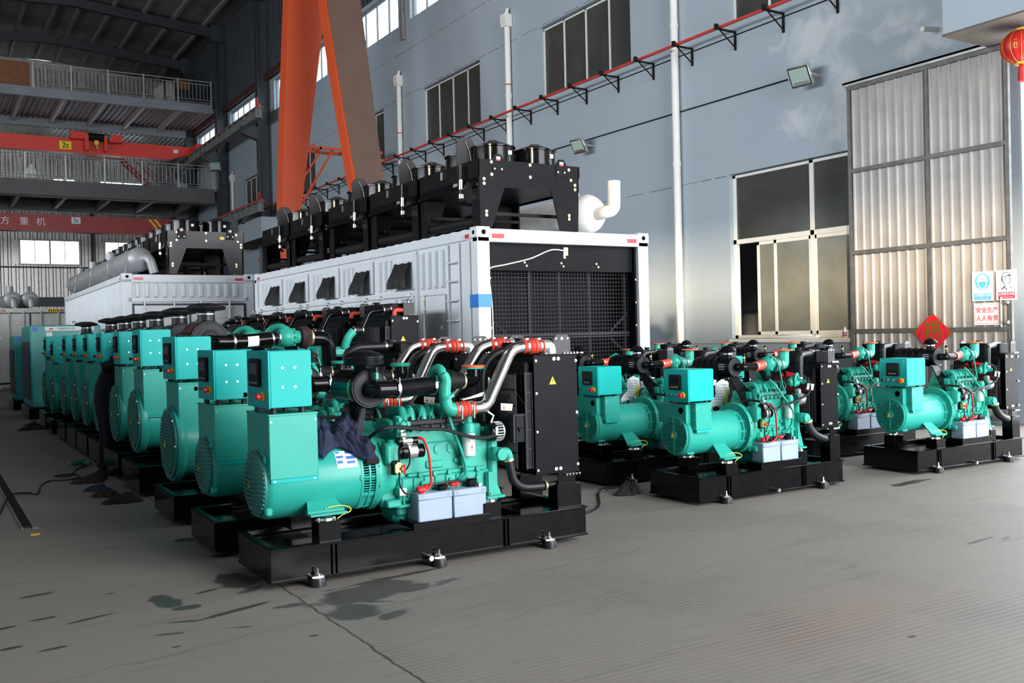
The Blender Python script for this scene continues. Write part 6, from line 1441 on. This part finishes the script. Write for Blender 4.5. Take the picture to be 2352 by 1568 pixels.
t = thing('red_column', 'dark red steel girder seen between the upper mezzanine railing and the roof', 'crane', (0, 63, 0)); b = MB(); b.box(-5, 13.6, -.2, .2, 15.6, 16.3); b.box(-5, 13.6, -.25, .25, 15.55, 15.6); b.build('girder', 'crane_dark_red', t)
t = thing('hanging_lamp', 'twin tube lamp glowing behind the upper railing', 'lamp', (0, 62, 0)); b = MB(); b.box(8.3, 10.1, -.15, .15, 15.75, 16.2); b.m(1).cyl((8.3, -.2, 15.35), (10.1, -.2, 15.35), .05, n=8); b.cyl((8.35, -.2, 15.9), (9.9, -.2, 15.9), .03, n=8); b.m(0).box(8.3, 8.36, -.2, 0, 15.3, 15.8); b.box(10.04, 10.1, -.2, 0, 15.3, 15.8); b.build('tube_fixture', ['black_matt', 'lamp_glow'] if 'lamp_glow' in MATS else ['black_matt', 'refl_white'], t)
t = thing('white_bag', 'white sack standing behind the lower railing beside a bright window', 'bag', (4.95, 54.6, 9.98)); b = MB(); b.sph((0, 0, .35), .4, 12, 8, (.75, .6, .95)); b.sph((.02, 0, .72), .16, 8, 6); b.build('sack', 'paper', t)

# ------------------------------------------------------------------ loose things on the floor and on the sets
def rag(name, label, cat, loc, rx, ry, h, m, seed, rz=0, n=26):
    rnd = random.Random(seed); ph = [rnd.uniform(0, 6.28) for _ in range(10)]
    b = MB(); rows = []
    for j in range(n+1):
        row = []
        for i in range(n+1):
            u = 2*i/n-1; v = 2*j/n-1; d = max(abs(u), abs(v)); l = math.hypot(u, v) or 1; sc = d/l
            x = u*sc; y = v*sc; r_ = math.hypot(x, y); a = math.atan2(y, x)
            k = 1+.22*math.sin(2*a+ph[0])+.16*math.sin(3*a+ph[1])+.10*math.sin(5*a+ph[2])+.06*math.sin(9*a+ph[9])
            f = (1-r_**2.2)
            z = h*f*(.55+.35*math.sin(4.2*x+ph[3])*math.cos(3.4*y+ph[4])+.28*abs(math.sin(7*x+5*y+ph[5]))+.2*abs(math.sin(9*y-4*x+ph[6])))+.006
            row.append((x*rx*k, y*ry*k, max(.004, z)))
        rows.append(row)
    b.sheet(rows); o = b.build(name, m, ang=80); o.location = loc; o.rotation_euler = (0, 0, rz); tag(o, label, cat); return o
rag('rag', 'rust and navy rag heap on the floor beside the eleventh teal set', 'rag', (1.74, 20.4, 0), .19, .28, .13, 'cloth_rust', 3)
rag('rag', 'small rust-brown rag on the floor next to the power drill', 'rag', (1.60, 12.15, 0), .15, .13, .08, 'cloth_rust', 11)
rag('rag', 'navy glove-like rag on the floor between two rust rags', 'rag', (1.62, 11.45, 0), .14, .13, .06, 'cloth_navy', 5)
rag('rag', 'dark rust rag with pale creases on the floor in front of the third teal set', 'rag', (1.62, 10.95, 0), .11, .12, .07, 'cloth_rust', 8)
rag('rag', 'long black sheet on the floor in front of the third and fourth teal sets', 'rag', (1.73, 10.5, 0), .16, .26, .07, 'cloth_black', 21)
rag('rag', 'black tangle of cloth and cables on the floor beside the power drill', 'rag', (1.82, 12.6, 0), .12, .3, .07, 'cloth_black', 31)
rag('rag', 'black cloth heap on the floor against the small teal set', 'rag', (5.98, 7.55, 0), .13, .12, .12, 'cloth_black', 14)
# navy work rag draped over the front alternator
b = MB(); rnd = random.Random(4); rows = []
n_ = 52
for j in range(n_+1):
    row = []
    for i in range(n_+1):
        u = i/n_; v = j/n_
        x = .40+.40*u+.03*math.sin(6*v+1); an = R(128-92*v+10*math.sin(5*u))
        bump = .022+.035*abs(math.sin(9*u+4*v))+.03*abs(math.sin(5*u-8*v+1))+.03*abs(math.sin(15*u+9*v))+.022*abs(math.sin(23*u-17*v+2))+.012*abs(math.sin(37*u+29*v))+.05*math.exp(-((u-.72)**2+(v-.38)**2)/.03)+.03*math.exp(-((u-.25)**2+(v-.5)**2)/.03)
        edge = min(u, 1-u, v, 1-v); bump = bump*min(1, .15+edge*6)+.004
        cut = .10*math.sin(8*u+2)*v
        an -= cut*.8
        r_ = .258+bump
        row.append((1.88+x, 6.08+.39-math.cos(an)*r_*1.0, .655+math.sin(an)*r_))
    rows.append(row)
b.sheet(rows); o = b.build('rag', 'cloth_navy', ang=80); sm = o.modifiers.new('s', 'SOLIDIFY'); sm.thickness = .004; tag(o, 'crumpled navy work rag draped over the first teal alternator', 'rag')
# shift its origin to where it lies
def recenter(o):
    me = o.data; c = sum((v.co for v in me.vertices), Vector())/len(me.vertices); c.z = min(v.co.z for v in me.vertices)
    for v in me.vertices: v.co -= c
    o.location = o.location+c
recenter(o)
b = MB(); rows = []
for j in range(13):
    rows.append([(2.60+.10*u/8+.012*math.sin(j*1.3), 6.08+.39-math.cos(R(74-4.6*j))*(.268+.012*abs(math.sin(u*1.7+j))), .655+math.sin(R(74-4.6*j))*(.268+.012*abs(math.sin(u*1.7+j)))) for u in range(9)])
b.sheet(rows); o = b.build('glove', 'cloth_black', ang=80); sm = o.modifiers.new('s', 'SOLIDIFY'); sm.thickness = .006; tag(o, 'black glove lying on the vent grille of the first teal alternator', 'glove'); recenter(o)
t = thing('power_drill', 'dark teal power drill lying on the floor beside a black cable', 'drill', (1.66, 13.85, 0), R(20))
b = MB(); b.lathe([(0, .02), (.02, .035), (.16, .037), (.19, .03)], (-.02, 0, .045), (1,0,0), 14); b.tube([(.12, 0, .045), (.15, -.08, .035), (.16, -.14, .03)], .022, 8); b.build('drill_body', 'teal_dark', t); b = MB(); b.lathe([(-.08, .012), (-.02, .02)], (-.02, 0, .045), (1,0,0), 12); b.cyl((-.16, 0, .045), (-.09, 0, .045), .006, n=6); b.build('chuck', 'zinc', t)
b = MB(); b.tube([(.30, 8.9, .008), (.46, 9.7, .008), (.60, 10.5, .008), (.73, 11.3, .05), (.80, 11.45, .05), (.95, 11.7, .008), (1.02, 11.55, .008), (1.12, 12.2, .008), (1.24, 12.55, .008), (1.42, 12.5, .008), (1.58, 12.62, .008), (1.56, 13.0, .008), (1.38, 13.0, .008), (1.34, 12.9, .008), (1.5, 12.88, .008), (1.66, 13.5, .008), (1.80, 13.65, .02)], .010, 7, k=6); tag(b.build('power_cable', 'rubber'), 'long black cable snaking over the floor towards the power drill', 'cable')
for k_, (x_, y_, s_, lab) in enumerate(((.78, 9.15, .034, 'small orange scrap on the bare floor near the floor rail'), (1.88, 12.4, .03, 'small orange scrap on the floor beside the fourth teal set'), (1.62, 11.3, .03, 'small orange scrap on the floor beside the navy rag'))):
    b = MB(); b.prism([(-1*s_, -.5*s_), (.2*s_, -.8*s_), (1.2*s_, 0), (.4*s_, .8*s_), (-.8*s_, .6*s_)], 'z', 0, .012); o = b.build('scrap', 'gold'); o.location = (x_, y_, 0); tag(o, lab, 'scrap')
b = MB(); b.box(.72, .79, 9.55, 30, .0, .02); b.m(1).box(.70, .72, 9.5, 30, 0, .012); b.box(.79, .84, 9.45, 30, 0, .012); o = b.build('floor_rail', ['black_matt', 'concrete_floor'], smooth=False); tag(o, 'dark steel rail sunk in the bare concrete floor', 'rail')
b = MB(); b.tube([(4.9, 6.9, .008), (5.3, 7.15, .008), (5.75, 7.75, .008), (5.95, 7.85, .008)], .011, 7, k=5); tag(b.build('floor_cable', 'rubber'), 'short black cable on the floor between the big black radiator and the small sets', 'cable')
for x_, y_, lab in ((6.90, 7.62, 'white plastic document pouch hanging behind the small set beside the black rag heap'), (6.85, 9.0, 'white plastic document pouch hanging behind the second small set of the black-rag column'), (9.85, 7.55, 'white plastic document pouch behind the small set before the red diamond')):
    t = thing('document_pouch', lab, 'papers', (x_, y_-.36, .84), R(-12)); b = MB(); rows = [[(-.08+.16*i/6+.10*j/8-.02*math.sin(j), .012*math.sin(i*1.7+j*1.3), .27*j/8-.012*abs(i-3)+.008*math.sin(3*i)) for i in range(7)] for j in range(9)]; b.sheet(rows); o = b.build('pouch', 'paper', t); sm = o.modifiers.new('s', 'SOLIDIFY'); sm.thickness = .004
    b = MB()
    for q in range(7): b.box(-.05+.10*q*.034/.27*1.0, .05+.10*q*.034/.27, -.022, -.020, .035+q*.03, .039+q*.03)
    b.build('printed_lines', 'grey_print', t)
    b = MB(); b.box(.11, .14, -.005, .012, .02, .16); b.build('yellow_tab', 'yellow', t)

# ------------------------------------------------------------------ the worker between the fifth and sixth set
def person():
    t = thing('person', 'person in dark work clothes reaching to a control box beside the fifth teal set', 'person', (1.95, 13.29, 0))
    me = bpy.data.meshes.new('body')
    J = dict(pel=(0, 0, .93), sp1=(.06, 0, 1.10), ch=(.17, .0, 1.32), nk=(.25, .0, 1.46), hd=(.31, 0, 1.53), ht=(.36, 0, 1.66),
             lh=(-.0, .10, .90), lk=(.04, .12, .50), la=(.0, .13, .10), lt=(.14, .14, .04), rh=(.0, -.10, .90), rk=(.05, -.11, .50), ra=(.02, -.12, .10), rt=(.16, -.13, .04),
             ls=(.18, .19, 1.38), le=(.32, .30, 1.16), lw=(.46, .20, 1.28), rs=(.16, -.19, 1.38), re=(-.02, -.27, 1.30), rw=(.15, -.30, 1.37))
    names = list(J); idx = {k: i for i, k in enumerate(names)}
    E = [('pel','sp1'), ('sp1','ch'), ('ch','nk'), ('nk','hd'), ('hd','ht'), ('pel','lh'), ('lh','lk'), ('lk','la'), ('la','lt'), ('pel','rh'), ('rh','rk'), ('rk','ra'), ('ra','rt'), ('ch','ls'), ('ls','le'), ('le','lw'), ('ch','rs'), ('rs','re'), ('re','rw')]
    rad = dict(pel=.15, sp1=.14, ch=.155, nk=.055, hd=.085, ht=.075, lh=.095, lk=.065, la=.048, lt=.045, rh=.095, rk=.065, ra=.048, rt=.045, ls=.072, le=.052, lw=.036, rs=.072, re=.055, rw=.038)
    me.from_pydata([J[k] for k in names], [(idx[a], idx[c]) for a, c in E], [])
    o = bpy.data.objects.new('body', me); COL.objects.link(o); o.parent = t
    sk = o.modifiers.new('skin', 'SKIN'); ss = o.modifiers.new('sub', 'SUBSURF'); ss.levels = 2; ss.render_levels = 2; sk.use_smooth_shade = True
    for i, k in enumerate(names): me.skin_vertices[0].data[i].radius = (rad[k], rad[k])
    me.skin_vertices[0].data[idx['pel']].use_root = True
    me.materials.append(MATS['cloth_dark'])
    # bake to a plain mesh
    dg = bpy.context.evaluated_depsgraph_get(); dg.update()
    m2 = bpy.data.meshes.new_from_object(o.evaluated_get(dg)); o.modifiers.clear(); o.data = m2; m2.materials.clear()
    for k in ('cloth_dark', 'skin'): m2.materials.append(MATS[k])
    for p in m2.polygons:
        p.use_smooth = True
        c = p.center; p.material_index = 1 if (c.z > 1.47 and c.x > .2) or (Vector((.15, -.30, 1.37))-c).length < .04 else 0
    # face, hair, hands
    f = MB(); f.sph((.345, 0, 1.60), .092, 16, 12, (1.05, .82, 1.22)); f.prism([(.43, 1.585), (.462, 1.58), (.435, 1.625)], 'y', -.012, .012)
    for s_ in (-1, 1): f.sph((.335, s_*.078, 1.60), .024, 8, 6, (.8, .4, 1.3))
    f.m(1)
    for s_ in (-1, 1): f.sph((.428, s_*.03, 1.615), .010, 8, 6)
    f.box(.425, .436, -.022, .022, 1.545, 1.552); f.build('head', ['skin', 'hair'], t)
    h = MB(); h.sph((.33, 0, 1.635), .098, 16, 10, (1.04, .86, 1.02)); h.v = [v if not (v[0] > .39 and v[2] < 1.66) else (v[0]-.07, v[1], v[2]+.02) for v in h.v]; h.build('hair', 'hair', t)
    for (w, d, s_) in (((.15, -.30, 1.37), Vector((.95, .1, .28)), 1), ((.46, .20, 1.28), Vector((.9, -.3, .2)), -1)):
        g = MB(); w = Vector(w); d = d.normalized(); up = Vector((0, 0, 1)); sd = d.cross(up).normalized()
        g.tube([w-d*.02, w+d*.02, w+d*.06, w+d*.09], [.026, .032, .036, .030], 10)
        for i in range(4):
            base = w+d*.085+sd*(.024-.016*i); ln = (.07, .08, .075, .058)[i]; g.tube([base, base+d*ln*.5-up*.004, base+d*ln*.8-up*.018, base+d*ln*.95-up*.034], [.0095, .009, .008, .007], 7)
        b0 = w+d*.03+sd*.03*s_; g.tube([b0, b0+sd*.025*s_+d*.02, b0+sd*.03*s_+d*.05-up*.01], [.011, .010, .008], 7); g.build('hand', 'skin', t)
    for y_ in (.135, -.125): b = MB(); b.box(-.06, .21, y_-.05, y_+.05, 0, .09, .03); b.build('shoe', 'black_matt', t)
    return t
person()

# ------------------------------------------------------------------ light, sky, camera
W = bpy.data.worlds.new('World'); S.world = W; W.use_nodes = True; nt = W.node_tree
bg = nt.nodes['Background']; bg.inputs['Color'].default_value = (.86, .93, 1.0, 1); bg.inputs['Strength'].default_value = 3.2
def area(name, loc, rot, sx, sy, power, col=(1, 1, 1), spread=180):
    l = bpy.data.lights.new(name, 'AREA'); l.shape = 'RECTANGLE'; l.size = sx; l.size_y = sy; l.energy = power; l.color = col; l.spread = R(spread)
    o = bpy.data.objects.new(name, l); COL.objects.link(o); o.location = loc; o.rotation_euler = rot; return o
area('doorway_daylight', (9.3, -7.9, 6.1), (R(90), 0, 0), 10.6, 12, 4300, (.97, .98, 1.0))
area('side_door_daylight', (14.65, 5.5, 2.9), (R(90), 0, R(90)), 5.6, 5.6, 600, (.94, .97, 1.0))
area('left_wall_fill', (-19.9, 18, 7.1), (R(90), 0, R(-90)), 26, 4.1, 5200, (.93, .97, 1.0))  # added fill from the unseen side, brightens container side and blue wall
sun = bpy.data.lights.new('sun', 'SUN'); sun.energy = 6.5; sun.angle = R(2.0); sun.color = (1.0, .80, .56)
so = bpy.data.objects.new('sun', sun); COL.objects.link(so)
d = Vector((.71, .69, -.185)).normalized(); so.rotation_euler = d.to_track_quat('-Z', 'Y').to_euler()
cam = bpy.data.cameras.new('camera'); co = bpy.data.objects.new('camera', cam); COL.objects.link(co); S.camera = co
cam.sensor_width = 36.0; cam.lens = 2200*36/2352; cam.clip_end = 300
# pose from the two vanishing points of the hall (image 2352 x 1568, focal length 2200 px)
vx = Vector((4750-1176, 680-784, 2200)).normalized(); vy = Vector((-185-1176, 795-784, 2200)); vy = (vy-vx*vx.dot(vy)).normalized(); vz = vx.cross(vy)
if vz.y > 0: vz = -vz
Rm = Matrix((vx, vy, vz))     # image axes (right, down, forward) -> world
right = Rm @ Vector((1, 0, 0)); down = Rm @ Vector((0, 1, 0)); fwd = Rm @ Vector((0, 0, 1))
M = Matrix((right, -down, -fwd)).transposed().to_4x4(); M.translation = Vector((0, 0, 1.64)); co.matrix_world = M
S.view_settings.view_transform = 'Standard'; S.view_settings.look = 'None'; S.view_settings.gamma = 1.0; S.view_settings.use_curve_mapping = False
S.view_settings.exposure = 0.32
try: S.cycles.use_denoising = True; S.cycles.max_bounces = 6; S.cycles.diffuse_bounces = 3; S.cycles.glossy_bounces = 3; S.cycles.transparent_max_bounces = 8; S.cycles.transmission_bounces = 2; S.cycles.sample_clamp_indirect = 6
except Exception: pass
